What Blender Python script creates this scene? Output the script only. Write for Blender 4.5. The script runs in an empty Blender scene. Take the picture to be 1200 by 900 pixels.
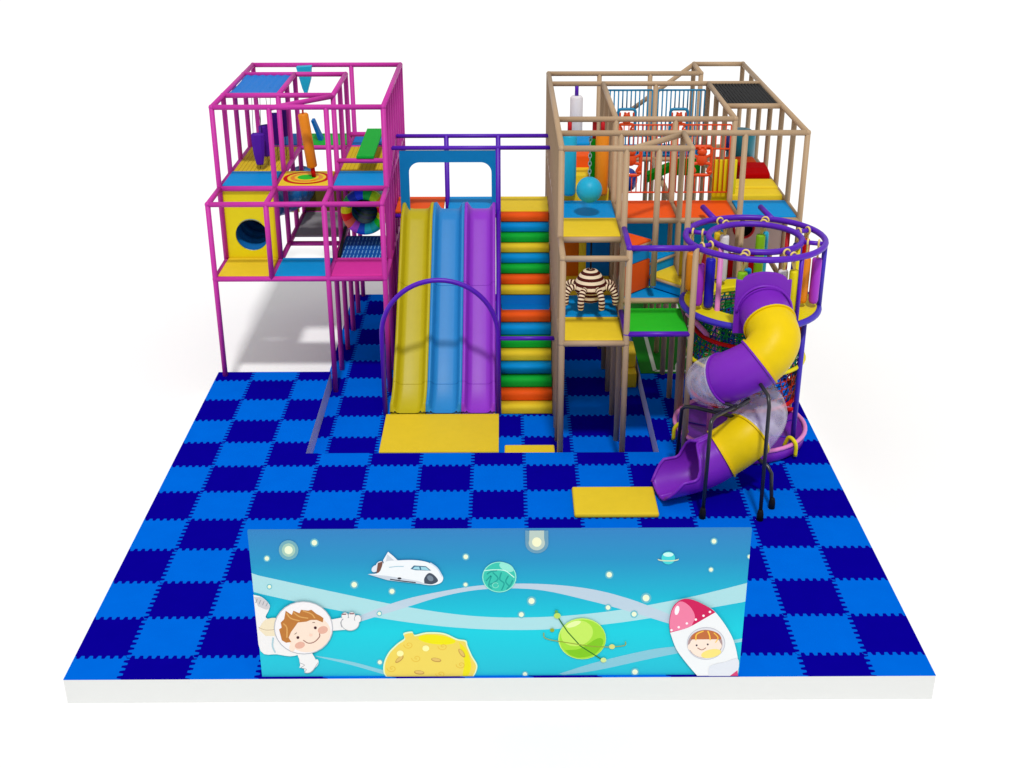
import bpy, math, random
from mathutils import Vector, Matrix
random.seed(4)
SC = bpy.context.scene
COL = SC.collection
PI = math.pi
V = Vector

# ------------------------------------------------------------------ materials
def lin(c):
    c = c / 255.0
    return c / 12.92 if c <= 0.04045 else ((c + 0.055) / 1.055) ** 2.4
def rgb(r, g, b, k=1.12):
    return tuple(min(0.92, lin(x) / k) for x in (r, g, b)) + (1,)
MC = {}
def mat(name, col=None, rough=0.45, spec=0.35, bump=0.0, var=0.05, scale=6.0, coat=0.0):
    if name in MC: return MC[name]
    m = bpy.data.materials.new(name); m.use_nodes = True
    nt = m.node_tree; b = nt.nodes['Principled BSDF']
    b.inputs['Roughness'].default_value = rough
    b.inputs['Specular IOR Level'].default_value = spec
    b.inputs['Coat Weight'].default_value = coat
    tc = nt.nodes.new('ShaderNodeTexCoord')
    nz = nt.nodes.new('ShaderNodeTexNoise'); nz.inputs['Scale'].default_value = scale
    nz.inputs['Detail'].default_value = 4
    nt.links.new(tc.outputs['Object'], nz.inputs['Vector'])
    mx = nt.nodes.new('ShaderNodeMix'); mx.data_type = 'RGBA'
    nt.links.new(nz.outputs['Fac'], mx.inputs['Factor'])
    mx.inputs['A'].default_value = tuple(c * (1 - var) for c in col[:3]) + (1,)
    mx.inputs['B'].default_value = tuple(min(1, c * (1 + var)) for c in col[:3]) + (1,)
    nt.links.new(mx.outputs['Result'], b.inputs['Base Color'])
    if bump:
        n2 = nt.nodes.new('ShaderNodeTexNoise'); n2.inputs['Scale'].default_value = 5; n2.inputs['Detail'].default_value = 2
        nt.links.new(tc.outputs['Object'], n2.inputs['Vector'])
        bp = nt.nodes.new('ShaderNodeBump'); bp.inputs['Strength'].default_value = bump; bp.inputs['Distance'].default_value = 0.03
        nt.links.new(n2.outputs['Fac'], bp.inputs['Height'])
        nt.links.new(bp.outputs['Normal'], b.inputs['Normal'])
    MC[name] = m
    return m
foam = lambda n, r, g, b, **k: mat(n, rgb(r, g, b, 1.04), rough=0.6, spec=0.1, bump=0.12, **k)
PINK = mat('pink_pipe', rgb(208, 52, 168), 0.5, 0.25)
TAN = mat('tan_pipe', rgb(190, 160, 126), 0.5, 0.25)
PURP = mat('purple_pipe', rgb(92, 20, 190), 0.4, 0.35)
INDI = mat('indigo_pipe', rgb(66, 46, 190), 0.4, 0.35)
PPINK = mat('pale_pink_pipe', rgb(238, 140, 208), 0.45, 0.3)
BLACK = mat('black_steel', rgb(38, 38, 44), 0.3, 0.5)
YEL = foam('yellow_vinyl', 232, 200, 44)
BLU = foam('blue_vinyl', 0, 142, 212)
DBLU = foam('deep_blue_vinyl', 0, 108, 188)
ORA = foam('orange_vinyl', 238, 88, 22)
GRN = foam('green_vinyl', 14, 170, 52)
BGRN = foam('bright_green_vinyl', 40, 188, 38)
RED = foam('red_vinyl', 196, 8, 12)
PNKV = foam('magenta_vinyl', 214, 52, 158)
PURV = foam('purple_vinyl', 84, 28, 160)
YELP = mat('yellow_board', rgb(240, 222, 10), 0.5, 0.25)
BLUP = mat('blue_board', rgb(0, 132, 200), 0.5, 0.2)
SLY = mat('yellow_slide_plastic', rgb(196, 180, 20), 0.42, 0.25)
SLB = mat('blue_slide_plastic', rgb(40, 138, 208), 0.42, 0.25)
SLP = mat('purple_slide_plastic', rgb(152, 56, 206), 0.42, 0.25)
TUY = mat('yellow_tube_plastic', rgb(234, 200, 2, 1.05), 0.42, 0.16, bump=0.2)
TUP = mat('purple_tube_plastic', rgb(128, 38, 190), 0.38, 0.25, bump=0.06)
NAVY = mat('navy_plastic', rgb(8, 52, 150), 0.22, 0.5, coat=0.4)
NETB = mat('blue_sheet', rgb(14, 122, 214), 0.6, 0.2)
WHT = mat('white_vinyl', rgb(238, 234, 238), 0.5, 0.25)
OLIVE = mat('shaded_olive_board', rgb(96, 84, 30), 0.7, 0.1)  # shade at the back of the magenta tower is put into this colour
BEIGE = mat('beige_board', rgb(214, 190, 178), 0.6, 0.15)
DARK = mat('dark_rubber', rgb(14, 14, 16), 0.6, 0.2)
TEAL = mat('teal_plastic', rgb(0, 138, 160), 0.3, 0.4)
CYAN = mat('cyan_vinyl', rgb(20, 176, 216), 0.45, 0.3, bump=0.1)
LIME = mat('lime_vinyl', rgb(136, 196, 20), 0.5, 0.25)
MAG = mat('violet_vinyl', rgb(176, 52, 212), 0.45, 0.3)
NVV = mat('navy_vinyl', rgb(30, 20, 190), 0.45, 0.3)
BAGO = mat('orange_bag_vinyl', rgb(238, 140, 14), 0.45, 0.3)
BAGR = mat('crimson_vinyl', rgb(206, 18, 30), 0.45, 0.3)
STRAP = mat('cream_strap', rgb(250, 220, 130), 0.6, 0.15)
CREAM = mat('cream_fabric', rgb(250, 226, 192), 0.7, 0.1)
BROWN = mat('brown_fabric', rgb(78, 24, 18), 0.7, 0.1)
LINEW = mat('white_marking', rgb(200, 214, 200), 0.6, 0.1)
FGRN = mat('green_field_turf', rgb(0, 118, 6), 0.7, 0.1)
SLATE = mat('grey_blue_edge', rgb(190, 192, 236, 1), 0.6, 0.1)
CHAIN = mat('steel_chain', rgb(150, 170, 180), 0.3, 0.5)
OFENCE = mat('orange_plastic_rods', rgb(234, 80, 24), 0.4, 0.3)
BFENCE = mat('blue_plastic_rods', rgb(30, 138, 186), 0.4, 0.3)
NETR = mat('red_net_rope', rgb(180, 50, 20), 0.7, 0.1)
NETG = mat('green_net_rope', rgb(10, 130, 60), 0.7, 0.1)
NETU = mat('blue_net_rope', rgb(20, 60, 150), 0.7, 0.1)

def clear_mat():
    m = bpy.data.materials.new('clear_polycarbonate'); m.use_nodes = True
    nt = m.node_tree; b = nt.nodes['Principled BSDF']
    b.inputs['Base Color'].default_value = (0.74, 0.70, 0.90, 1)
    b.inputs['Roughness'].default_value = 0.12
    b.inputs['Alpha'].default_value = 0.42
    b.inputs['Specular IOR Level'].default_value = 0.6
    tc = nt.nodes.new('ShaderNodeTexCoord'); n2 = nt.nodes.new('ShaderNodeTexNoise'); n2.inputs['Scale'].default_value = 1.6; n2.inputs['Distortion'].default_value = 1.5
    nt.links.new(tc.outputs['Object'], n2.inputs['Vector'])
    bp = nt.nodes.new('ShaderNodeBump'); bp.inputs['Strength'].default_value = 0.5; bp.inputs['Distance'].default_value = 0.08
    nt.links.new(n2.outputs['Fac'], bp.inputs['Height']); nt.links.new(bp.outputs['Normal'], b.inputs['Normal'])
    mr = nt.nodes.new('ShaderNodeMapRange'); mr.inputs['From Min'].default_value = 0.35; mr.inputs['From Max'].default_value = 0.65
    mr.inputs['To Min'].default_value = 0.16; mr.inputs['To Max'].default_value = 0.48
    nt.links.new(n2.outputs['Fac'], mr.inputs['Value']); nt.links.new(mr.outputs['Result'], b.inputs['Alpha'])
    return m
CLEAR = clear_mat()

def tile_mat():
    """interlocking foam tiles, 1 m, with toothed joints"""
    m = bpy.data.materials.new('foam_tiles'); m.use_nodes = True
    nt = m.node_tree; b = nt.nodes['Principled BSDF']; L = nt.links.new
    b.inputs['Roughness'].default_value = 0.8; b.inputs['Specular IOR Level'].default_value = 0.0
    g = nt.nodes.new('ShaderNodeNewGeometry'); s = nt.nodes.new('ShaderNodeSeparateXYZ'); L(g.outputs['Position'], s.inputs[0])
    def mth(op, a, bb=None):
        n = nt.nodes.new('ShaderNodeMath'); n.operation = op
        for i, x in enumerate((a, bb)):
            if x is None: continue
            if isinstance(x, (int, float)): n.inputs[i].default_value = x
            else: L(x, n.inputs[i])
        return n.outputs[0]
    def jag(a, ph):
        w = mth('SINE', mth('ADD', mth('MULTIPLY', a, 2 * PI * 8), ph))
        w = mth('MULTIPLY', w, 2.2)
        w = mth('MINIMUM', mth('MAXIMUM', w, -1.0), 1.0)
        return mth('MULTIPLY', w, 0.036)
    x, y = s.outputs['X'], s.outputs['Y']
    fx = mth('FLOOR', mth('ADD', x, jag(y, 0.4))); fy = mth('FLOOR', mth('ADD', y, jag(x, 1.1)))
    par = mth('ABSOLUTE', mth('MODULO', mth('ADD', fx, fy), 2.0))
    nz = nt.nodes.new('ShaderNodeTexNoise'); nz.inputs['Scale'].default_value = 2.5; nz.inputs['Detail'].default_value = 6
    L(g.outputs['Position'], nz.inputs['Vector'])
    def two(c1, c2):
        mx = nt.nodes.new('ShaderNodeMix'); mx.data_type = 'RGBA'; L(nz.outputs['Fac'], mx.inputs['Factor'])
        mx.inputs['A'].default_value = c1; mx.inputs['B'].default_value = c2; return mx.outputs['Result']
    light = two(rgb(0, 103, 222, 1.12), rgb(0, 112, 234, 1.12)); dark = two(rgb(9, 0, 148, 1.12), rgb(12, 0, 158, 1.12))
    mx = nt.nodes.new('ShaderNodeMix'); mx.data_type = 'RGBA'; L(par, mx.inputs['Factor']); L(light, mx.inputs['A']); L(dark, mx.inputs['B'])
    L(mx.outputs['Result'], b.inputs['Base Color'])
    nf = nt.nodes.new('ShaderNodeTexNoise'); nf.inputs['Scale'].default_value = 60
    L(g.outputs['Position'], nf.inputs['Vector'])
    bp = nt.nodes.new('ShaderNodeBump'); bp.inputs['Strength'].default_value = 0.15; bp.inputs['Distance'].default_value = 0.01
    L(nf.outputs['Fac'], bp.inputs['Height']); L(bp.outputs['Normal'], b.inputs['Normal'])
    return m
TILE = tile_mat()

# ------------------------------------------------------------------ mesh builder
class MB:
    def __init__(s): s.v = []; s.f = []; s.m = []; s.sm = []; s.mats = []
    def mi(s, m):
        if m not in s.mats: s.mats.append(m)
        return s.mats.index(m)
    def face(s, idx, m, smooth=False): s.f.append(idx); s.m.append(s.mi(m)); s.sm.append(smooth)
    def ring(s, pts): n = len(s.v); s.v += [V(p) for p in pts]; return list(range(n, n + len(pts)))
    def loft(s, rings, m, close=True, smooth=True, cap=(True, True), wrap=False):
        R = [s.ring(r) for r in rings]; n = len(R[0]); k = len(R)
        for a in range(k if wrap else k - 1):
            A, B = R[a], R[(a + 1) % k]
            mm = m[a % len(m)] if isinstance(m, (list, tuple)) else m
            for i in range(n if close else n - 1):
                j = (i + 1) % n
                s.face([A[i], A[j], B[j], B[i]], mm, smooth)
        if close and not wrap:
            m0 = m[0] if isinstance(m, (list, tuple)) else m
            if cap[0]: s.face(R[0][::-1], m0)
            if cap[1]: s.face(R[-1], m0)
        return s
    def tube(s, path, r, m, seg=10, cap=(True, True), wrap=False):
        path = [V(p) for p in path]; n = len(path)
        rr = r if isinstance(r, (list, tuple)) else [r] * n
        T = []
        for i in range(n):
            if wrap: t = path[(i + 1) % n] - path[i - 1]
            else: t = path[min(i + 1, n - 1)] - path[max(i - 1, 0)]
            T.append(t.normalized())
        up = V((0, 0, 1)) if abs(T[0].z) < 0.9 else V((1, 0, 0))
        nrm = (up - T[0] * up.dot(T[0])).normalized(); rings = []
        for i in range(n):
            nrm = (nrm - T[i] * nrm.dot(T[i])).normalized(); bn = T[i].cross(nrm)
            rings.append([path[i] + (nrm * math.cos(2 * PI * k / seg) + bn * math.sin(2 * PI * k / seg)) * rr[i] for k in range(seg)])
        return s.loft(rings, m, cap=cap, wrap=wrap)
    def box(s, a, b, m, bev=0.0):
        x0, y0, z0 = a; x1, y1, z1 = b
        x0, x1 = min(x0, x1), max(x0, x1); y0, y1 = min(y0, y1), max(y0, y1); z0, z1 = min(z0, z1), max(z0, z1)
        if not bev:
            c = s.ring([(x0, y0, z0), (x1, y0, z0), (x1, y1, z0), (x0, y1, z0), (x0, y0, z1), (x1, y0, z1), (x1, y1, z1), (x0, y1, z1)])
            for q in ((3, 2, 1, 0), (4, 5, 6, 7), (0, 1, 5, 4), (1, 2, 6, 5), (2, 3, 7, 6), (3, 0, 4, 7)): s.face([c[i] for i in q], m)
            return s
        d = min(bev, (x1 - x0) / 3, (y1 - y0) / 3, (z1 - z0) / 2.5)
        def rect(i, z):
            p = []
            for cx, cy, a0 in ((x1 - d, y1 - d, 0), (x0 + d, y1 - d, 90), (x0 + d, y0 + d, 180), (x1 - d, y0 + d, 270)):
                for k in range(3):
                    t = math.radians(a0 + 45 * k); p.append((cx + (d - i) * math.cos(t), cy + (d - i) * math.sin(t), z))
            return p
        return s.loft([rect(d * .9, z0), rect(d * .3, z0 + d * .3), rect(0, z0 + d), rect(0, z1 - d), rect(d * .3, z1 - d * .3), rect(d * .9, z1)], m, smooth=True)
    def prism(s, poly, ax, lo, hi, m, side=None, smooth=False):
        """poly of 2D points extruded along axis ax (0,1,2)"""
        def P(p, t):
            q = list(p); q.insert(ax, t); return tuple(q)
        A = s.ring([P(p, lo) for p in poly]); B = s.ring([P(p, hi) for p in poly]); n = len(poly)
        s.face(A[::-1], m); s.face(B, m)
        for i in range(n): s.face([A[i], A[(i + 1) % n], B[(i + 1) % n], B[i]], side or m, smooth)
        return s
    def lathe(s, prof, c, m, seg=32, cap=(True, True)):
        rings = [[(c[0] + r * math.cos(2 * PI * k / seg), c[1] + r * math.sin(2 * PI * k / seg), c[2] + z) for k in range(seg)] for r, z in prof]
        return s.loft(rings, m, cap=cap)
    def ball(s, c, r, m, seg=20, rows=12, sc=(1, 1, 1)):
        rings = []
        for i in range(rows + 1):
            a = -PI / 2 + PI * (0.02 + 0.96 * i / rows)
            rings.append([(c[0] + r * sc[0] * math.cos(a) * math.cos(2 * PI * k / seg), c[1] + r * sc[1] * math.cos(a) * math.sin(2 * PI * k / seg), c[2] + r * sc[2] * math.sin(a)) for k in range(seg)])
        return s.loft(rings, m)
    def build(s, name, parent=None, org=None, bevel=0):
        o0 = V(parent['_o']) if parent is not None else V(org or (0, 0, 0))
        me = bpy.data.meshes.new(name)
        me.from_pydata([tuple(p - o0) for p in s.v], [], s.f)
        for m in s.mats: me.materials.append(m)
        me.polygons.foreach_set('material_index', s.m); me.polygons.foreach_set('use_smooth', s.sm)
        me.update()
        o = bpy.data.objects.new(name, me); COL.objects.link(o)
        if parent is not None: o.parent = parent
        else: o.location = o0
        o['_o'] = tuple(o0)
        if bevel:
            b = o.modifiers.new('edge', 'BEVEL'); b.width = bevel; b.segments = 2; b.limit_method = 'ANGLE'; b.angle_limit = math.radians(50)
        return o
def thing(name, loc, label, cat, group=None):
    o = bpy.data.objects.new(name, None); COL.objects.link(o); o.location = loc; o.empty_display_size = 0.2
    o['_o'] = tuple(loc); o['label'] = label; o['category'] = cat
    if group: o['group'] = group
    return o
def tag(o, label=None, cat=None, group=None, kind=None):
    for k, v in (('label', label), ('category', cat), ('group', group), ('kind', kind)):
        if v: o[k] = v
    return o
def spline(P, n=8):
    P = [V(p) for p in P]; out = []
    Q = [P[0] * 2 - P[1]] + P + [P[-1] * 2 - P[-2]]
    for i in range(1, len(Q) - 2):
        a, b, c, d = Q[i - 1], Q[i], Q[i + 1], Q[i + 2]
        for k in range(n):
            t = k / n
            out.append(0.5 * ((2 * b) + (c - a) * t + (2 * a - 5 * b + 4 * c - d) * t * t + (3 * b - a - 3 * c + d) * t ** 3))
    out.append(P[-1]); return out

# ------------------------------------------------------------------ grid of the frame
GX = [-0.61 + 1.22 * i for i in range(11)]
GY = [6.6 + 1.225 * j for j in range(9)]
Z1, Z2, ZT, ZG = 2.28, 3.94, 5.72, -0.4
RP = 0.058
def post(par, i, j, z0, z1, m, r=RP):
    x = GX[i] if isinstance(i, int) else i; y = GY[j] if isinstance(j, int) else j
    return MB().tube([(x, y, z0), (x, y, z1)], r, m, 12).build('post', par)
def bar(par, a, b, m, r=RP, name='beam'):
    return MB().tube([a, b], r, m, 12).build(name, par)
def gx(i): return GX[i] if isinstance(i, int) else i
def gy(j): return GY[j] if isinstance(j, int) else j
def barx(par, i0, i1, j, z, m, r=RP): return bar(par, (gx(i0), gy(j), z), (gx(i1), gy(j), z), m, r)
def bary(par, i, j0, j1, z, m, r=RP): return bar(par, (gx(i), gy(j0), z), (gx(i), gy(j1), z), m, r)
def joints(par, pts, m):
    for p in pts: MB().ball((gx(p[0]), gy(p[1]), p[2]), 0.064, m, 12, 8).build('corner_fitting', par)
def floor(par, i0, i1, j0, j1, z, m, name='floor_mat', t=0.07):
    x0, x1, y0, y1 = gx(i0), gx(i1), gy(j0), gy(j1)
    return MB().box((x0 + .05, y0 + .05, z), (x1 - .05, y1 - .012, z + t), m, 0.02).build(name, par)

# ------------------------------------------------------------------ setting
white_floor = mat('white_studio_floor', (0.96, 0.96, 0.96, 1), 0.9, 0.0, var=0.004)
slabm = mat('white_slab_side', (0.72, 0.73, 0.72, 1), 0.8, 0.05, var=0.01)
g = MB(); c = g.ring([(-150, -60, -0.43), (150, -60, -0.43), (150, 240, -0.43), (-150, 240, -0.43)]); g.face(c, white_floor)
tag(g.build('ground'), kind='structure')
XL, XR, YF, YB, YP = -0.8, 11.9, -0.52, 16.5, 10.47
PX0, PX1, PY = 1.72, 8.65, 6.52
d = MB()
d.prism([(XL, YF), (XR, YF), (XR, YB), (PX1, YB), (PX1, PY), (PX0, PY), (PX0, YP), (XL, YP)], 2, -0.428, -0.012, slabm)
tag(d.build('raised_slab'), kind='structure')
d = MB()
d.prism([(XL, YF), (XR, YF), (XR, YB), (PX1, YB), (PX1, PY), (PX0, PY), (PX0, YP), (XL, YP)], 2, -0.012, 0.0, TILE)
tag(d.build('tile_floor'), kind='structure')
d = MB()
for x in (PX0 - .003, PX1 + .003):
    yb = YP if x < 5 else YB
    d.box((x - .0, PY, -0.40), (x + (.004 if x < 5 else -.004), yb, 0.0), SLATE)
tag(d.build('recess_edging'), kind='structure')
d = MB().box((PX0 + .006 - .2, PY + .004, -0.424), (PX1 - .006, YB, -0.40), TILE)
d = MB(); d.prism([(PX0 + .006, PY + .004), (PX1 - .006, PY + .004), (PX1 - .006, YB), (1.55, YB), (1.55, YP + .004), (PX0 + .006, YP + .004)], 2, -0.424, -0.40, TILE)
tag(d.build('recess_floor'), kind='structure')
# green sports floor with white pitch lines
d = MB().box((8.67, 10.3, 0.001), (11.75, 16.4, 0.012), FGRN)
def line(mb, pts, w=.045, z=.016):
    for a, b in zip(pts, pts[1:]):
        a, b = V(a), V(b); t = (b - a).normalized(); n = V((-t.y, t.x)) * w
        c = mb.ring([(a.x - n.x, a.y - n.y, z), (b.x - n.x, b.y - n.y, z), (b.x + n.x, b.y + n.y, z), (a.x + n.x, a.y + n.y, z)]); mb.face(c, LINEW)
line(d, [(9.0, 10.42), (11.6, 10.42)]); line(d, [(9.0, 10.42), (9.0, 13.1)]); line(d, [(9.0, 13.1), (11.6, 13.1)], z=.0165)
line(d, [(10.3 + .8 * math.cos(t * PI / 12), 10.46 + .95 * math.sin(t * PI / 12)) for t in range(13)], .04, .018)
line(d, [(10.0, 10.5), (10.0, 16)], .03, .0195)
tag(d.build('sports_floor'), kind='structure')

# ------------------------------------------------------------------ PINK TOWER
pt = thing('play_tower', (GX[1], GY[5], 0), 'tall magenta pipe play tower with blue and yellow decks on the left', 'play tower')
M = PINK
for j in range(3, 9):
    post(pt, 2, j, ZG, Z2 if j == 3 else ZT, M); post(pt, 3, j, ZG, Z2 if j == 3 else ZT, M)
    if j == 3: post(pt, 0, j, 0, Z2, M); post(pt, 1, j, Z1, Z2, M)
    else:
        post(pt, 0, j, Z1, ZT, M)
        if j < 8: post(pt, 1, j, Z1, ZT if j != 6 else ZT, M)
for j in range(4, 8): post(pt, 3, (GY[j] + GY[j + 1]) / 2, ZG, ZT, M)
for z in (Z1, Z2): barx(pt, 0, 3, 3, z, M)
for i in range(4):
    bary(pt, i, 3, 4, Z2, M)
    bary(pt, i, 3, 8 if i != 1 else 7, Z1, M)
    bary(pt, i, 4, 8, Z2, M)
barx(pt, 0, 3, 4, Z2, M); barx(pt, 0, 3, 7, Z2, M); barx(pt, 0, 3, 8, Z2, M); barx(pt, 1, 2, 5, Z2, M)
barx(pt, 1, 2, 5, Z1, M); barx(pt, 1, 2, 7, Z1, M); barx(pt, 0, 1, 4, Z1, M)
barx(pt, 0, 3, 4, ZT, M); barx(pt, 0, 3, 8, ZT, M); bary(pt, 0, 4, 8, ZT, M); bary(pt, 3, 4, 8, ZT, M)
barx(pt, 0, 2, 5, ZT, M); barx(pt, 0, 2, 7, ZT, M); bary(pt, 2, 5, 7, ZT, M); bary(pt, 1, 5, 7, ZT, M)
bar(pt, (GX[2], GY[5], ZT - .02), (GX[1] + .05, GY[4] + .03, ZT - .02), M)
barx(pt, 2, 3, 5, Z2 + .3, M); barx(pt, 2, 3, 7, Z2 + .33, M)
bar(pt, (GX[3], GY[4], Z2), (GX[3], GY[6], Z2 + .55), M)
joints(pt, [(i, 3, z) for i in (0, 3) for z in (Z1, Z2)] + [(0, 4, ZT), (3, 4, ZT), (0, 8, ZT), (3, 8, ZT), (0, 5, ZT), (2, 5, ZT), (2, 7, ZT), (0, 7, ZT)], M)
floor(pt, 0, 1, 3, 4, Z1, YEL); floor(pt, 1, 2, 3, 4, Z1, BLU); floor(pt, 2, 3, 3, 4, Z1, PNKV)
floor(pt, 0, 1, 4, 5, Z2, BLU); floor(pt, 2, 3, 4, 5, Z2, BLU)
tm = floor(pt, 1, 2, 4, 5, Z2, YEL)
mb = MB(); cx, cy = (GX[1] + GX[2]) / 2, (GY[4] + GY[5]) / 2
for k, (r, m) in enumerate(((.52, RED), (.43, YEL), (.36, BAGO), (.27, YEL), (.2, BGRN))):
    mb.lathe([(r, 0), (r, .004)], (cx, cy, Z2 + .071 + .004 * k), m, 40)
mb.build('target', tm)
def net_floor(par, i0, i1, j0, j1, z, m, m2, nx=10, ny=12, name='net_floor'):
    x0, x1, y0, y1 = gx(i0) + .05, gx(i1) - .05, gy(j0) + .04, gy(j1) - .04; mb = MB().box((x0, y0, z), (x1, y1, z + .03), m)
    for k in range(1, nx): x = x0 + (x1 - x0) * k / nx; mb.box((x - .005, y0, z + .03), (x + .005, y1, z + .034), m2)
    for k in range(1, ny): y = y0 + (y1 - y0) * k / ny; mb.box((x0, y - .006, z + .03), (x1, y + .006, z + .035), m2)
    return mb.build(name, par)
DKY = mat('mustard_net', rgb(190, 156, 24), .7, .1)
net_floor(pt, 0, 1, 5, 7, Z2, YEL, DKY, 12, 24); net_floor(pt, 2, 3, 5, 7, Z2, YEL, DKY, 12, 24)
floor(pt, 0, 1, 7, 8, Z2, DBLU); floor(pt, 1, 2, 7, 8, Z2, GRN); floor(pt, 2, 3, 7, 8, Z2, DBLU)
mb = MB(); mb.prism([(GY[5] - .06, Z2 + .36), (GY[7] + .05, Z2 + .40), (GY[7] + .05, Z2 + .46), (GY[5] - .06, Z2 + .42)], 0, 2.28, 2.68, GRN); mb.build('balance_plank', pt, bevel=.01)
# blue roof sheet with soft folds
mb = MB(); rings = []
for k in range(25):
    x = GX[0] + .06 + (GX[1] - GX[0] - .12) * k / 24
    rings.append([(x, GY[5] + .05 + (GY[7] - GY[5] - .1) * q / 8, ZT - .01 + .012 * math.sin(k * 1.6) - .03 * math.sin(PI * q / 8)) for q in range(9)])
mb.loft(rings, NETB, close=False); mb.build('roof_sheet', pt)
# yellow hole board
def holed(par, x0, x1, z0, z1, y, hx, hz, hr, m, th=.05, name='hole_panel', rim=None):
    mb = MB(); n = 48
    def sq(a):
        dx, dz = math.cos(a), math.sin(a); t = 1e9
        if dx > 1e-9: t = min(t, (x1 - hx) / dx)
        if dx < -1e-9: t = min(t, (x0 - hx) / dx)
        if dz > 1e-9: t = min(t, (z1 - hz) / dz)
        if dz < -1e-9: t = min(t, (z0 - hz) / dz)
        return hx + dx * t, hz + dz * t
    A = [2 * PI * k / n for k in range(n)]
    for cxx, czz in ((x0, z0), (x1, z0), (x0, z1), (x1, z1)): A.append(math.atan2(czz - hz, cxx - hx) % (2 * PI))
    A.sort(); n = len(A)
    of = [(sq(a)[0], y, sq(a)[1]) for a in A]; inn = [(hx + hr * math.cos(a), y, hz + hr * math.sin(a)) for a in A]
    inb = [(p[0], y + th, p[2]) for p in inn]; ofb = [(p[0], y + th, p[2]) for p in of]
    mb.loft([of, inn, inb, ofb, ], m, smooth=False, cap=(False, False), wrap=True)
    o = mb.build(name, par)
    if rim:
        r = MB(); r.tube([(hx + (hr + .01) * math.cos(2 * PI * k / 32), y - .005, hz + (hr + .01) * math.sin(2 * PI * k / 32)) for k in range(32)], .028, rim, 8, wrap=True); r.build('rim', o)
    return o
hp = holed(pt, GX[0] + .05, GX[1] - .05, Z1 + .05, Z2 - .06, GY[4] + .02, .0, 2.86, .36, YELP)
def ribbed(par, P, r, m, name='tunnel', n=10, seg=24, amp=.018):
    pts = spline(P, n); rr = [r + amp * math.sin(k * PI / 2) for k in range(len(pts))]
    return MB().tube(pts, rr, m, seg, cap=(False, False)).build(name, par)
tn = ribbed(pt, [(0, GY[4] + .06, 2.86), (0, 12.3, 2.98), (.1, 13.1, 3.12), (.45, 13.9, 3.1), (.55, 14.8, 3.0), (.55, 15.6, 3.0)], .38, mat('tunnel_shell', rgb(24, 112, 186), .3, .5))
# rainbow ring tunnel
mb = MB(); _RB = [LIME, YELP, BAGR, mat('amber', rgb(160, 96, 20)), mat('coral', rgb(246, 80, 60)), MAG, mat('royal', rgb(30, 60, 220)), CYAN, mat('aqua', rgb(10, 150, 150)), GRN, mat('lemon', rgb(246, 220, 0)), BAGO, BAGR, mat('wine', rgb(150, 10, 30)), GRN, LIME]
RB = [mat('ring_%d' % i_, rgb(*c_, .62), .4, .2) for i_, c_ in enumerate(((200, 30, 30), (250, 130, 20), (150, 200, 10), (20, 170, 60), (30, 60, 200), (20, 50, 150), (20, 150, 70), (240, 216, 10), (220, 20, 20), (240, 90, 70), (170, 70, 230), (30, 80, 220), (30, 180, 230), (20, 170, 160), (20, 190, 40), (250, 220, 10)))]
C0 = V((2.42, 12.55, 3.1)); n = 64; rings = []
for k in range(n):
    a = 2 * PI * k / n; e = V((math.cos(a), 0, math.sin(a)))
    rings.append([C0 + e * (.42 + .125 * math.cos(q * PI / 5)) + V((0, .2 * math.sin(q * PI / 5), 0)) for q in range(10)])
mb.loft(rings, [RB[(k // 4) % 16] for k in range(n)], wrap=True); rr_ = mb.build('rainbow_ring', pt)
rings = []
for q in range(26):
    y = 12.65 + q * .12; dz = .02 * (q % 2) ; rings.append([(2.42 + (.38 + dz) * math.cos(2 * PI * k / 32), y, 3.1 + (.38 + dz) * math.sin(2 * PI * k / 32)) for k in range(32)])
RIN = [mat('tunnel_teal', rgb(30, 170, 200), .25, .5), mat('tunnel_green', rgb(20, 160, 110), .25, .5), mat('tunnel_blue', rgb(40, 110, 220), .25, .5)]
MB().loft(rings, RIN, cap=(False, False)).build('tunnel', pt)
# blue slatted net under the ring
mb = MB().box((GX[2] + .06, GY[4] + .02, Z1 - .02), (GX[3] - .06, GY[5] + .5, Z1 + .02), mat('net_blue', rgb(18, 84, 170), .6, .15))
for row in range(5):
    for k in range(13):
        x = GX[2] + .12 + k * .085; y = GY[4] + .1 + row * .32
        mb.box((x, y, Z1 + .02), (x + .022, y + .2, Z1 + .03), mat('net_pale', rgb(120, 180, 236), .6, .1))
mb.build('net_floor', pt)
bar(pt, (GX[2] + .08, GY[4], Z1 + .06), (GX[2] + .1, GY[5] + .1, Z1 + .35), DARK, .04, 'net_edge')
MB().box((GX[1] + .06, 13.2, Z1), (GX[2] - .06, GY[8] - .05, Z1 + .04), mat('grey_mesh', rgb(150, 146, 150), .8, .05)).build('net_floor', pt)  # grey net floor; its unseen strip behind the back panel is added to block sun
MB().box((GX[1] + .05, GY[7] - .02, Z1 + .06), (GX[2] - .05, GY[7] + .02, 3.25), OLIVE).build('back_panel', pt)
MB().box((GX[2] + .05, GY[7] - .02, Z1 + .06), (GX[3] - .05, GY[7] + .02, 3.25), NAVY).build('back_panel', pt)
mb = MB(); mb.box((GX[0] + .1, GY[7] - .15, Z1 + .06), (GX[1] - .1, GY[7] - .1, Z2 - .6), YELP); mb.build('back_panel', pt)
mb = MB(); mb.prism([(1.02, 4.0), (1.12, 4.0), (.92, 4.5), (.86, 4.5)], 1, 15.6, 15.9, DBLU); mb.build('sloped_pad', pt)
# zip ties on the side posts
mb = MB()
for j in range(4, 9):
    for z in (1.1, 1.9, 2.9, 3.3): mb.lathe([(.054, 0), (.054, .03)], (GX[3], GY[j], z + .07 * (j % 3)), DARK, 10)
mb.build('cable_tie', pt)

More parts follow.
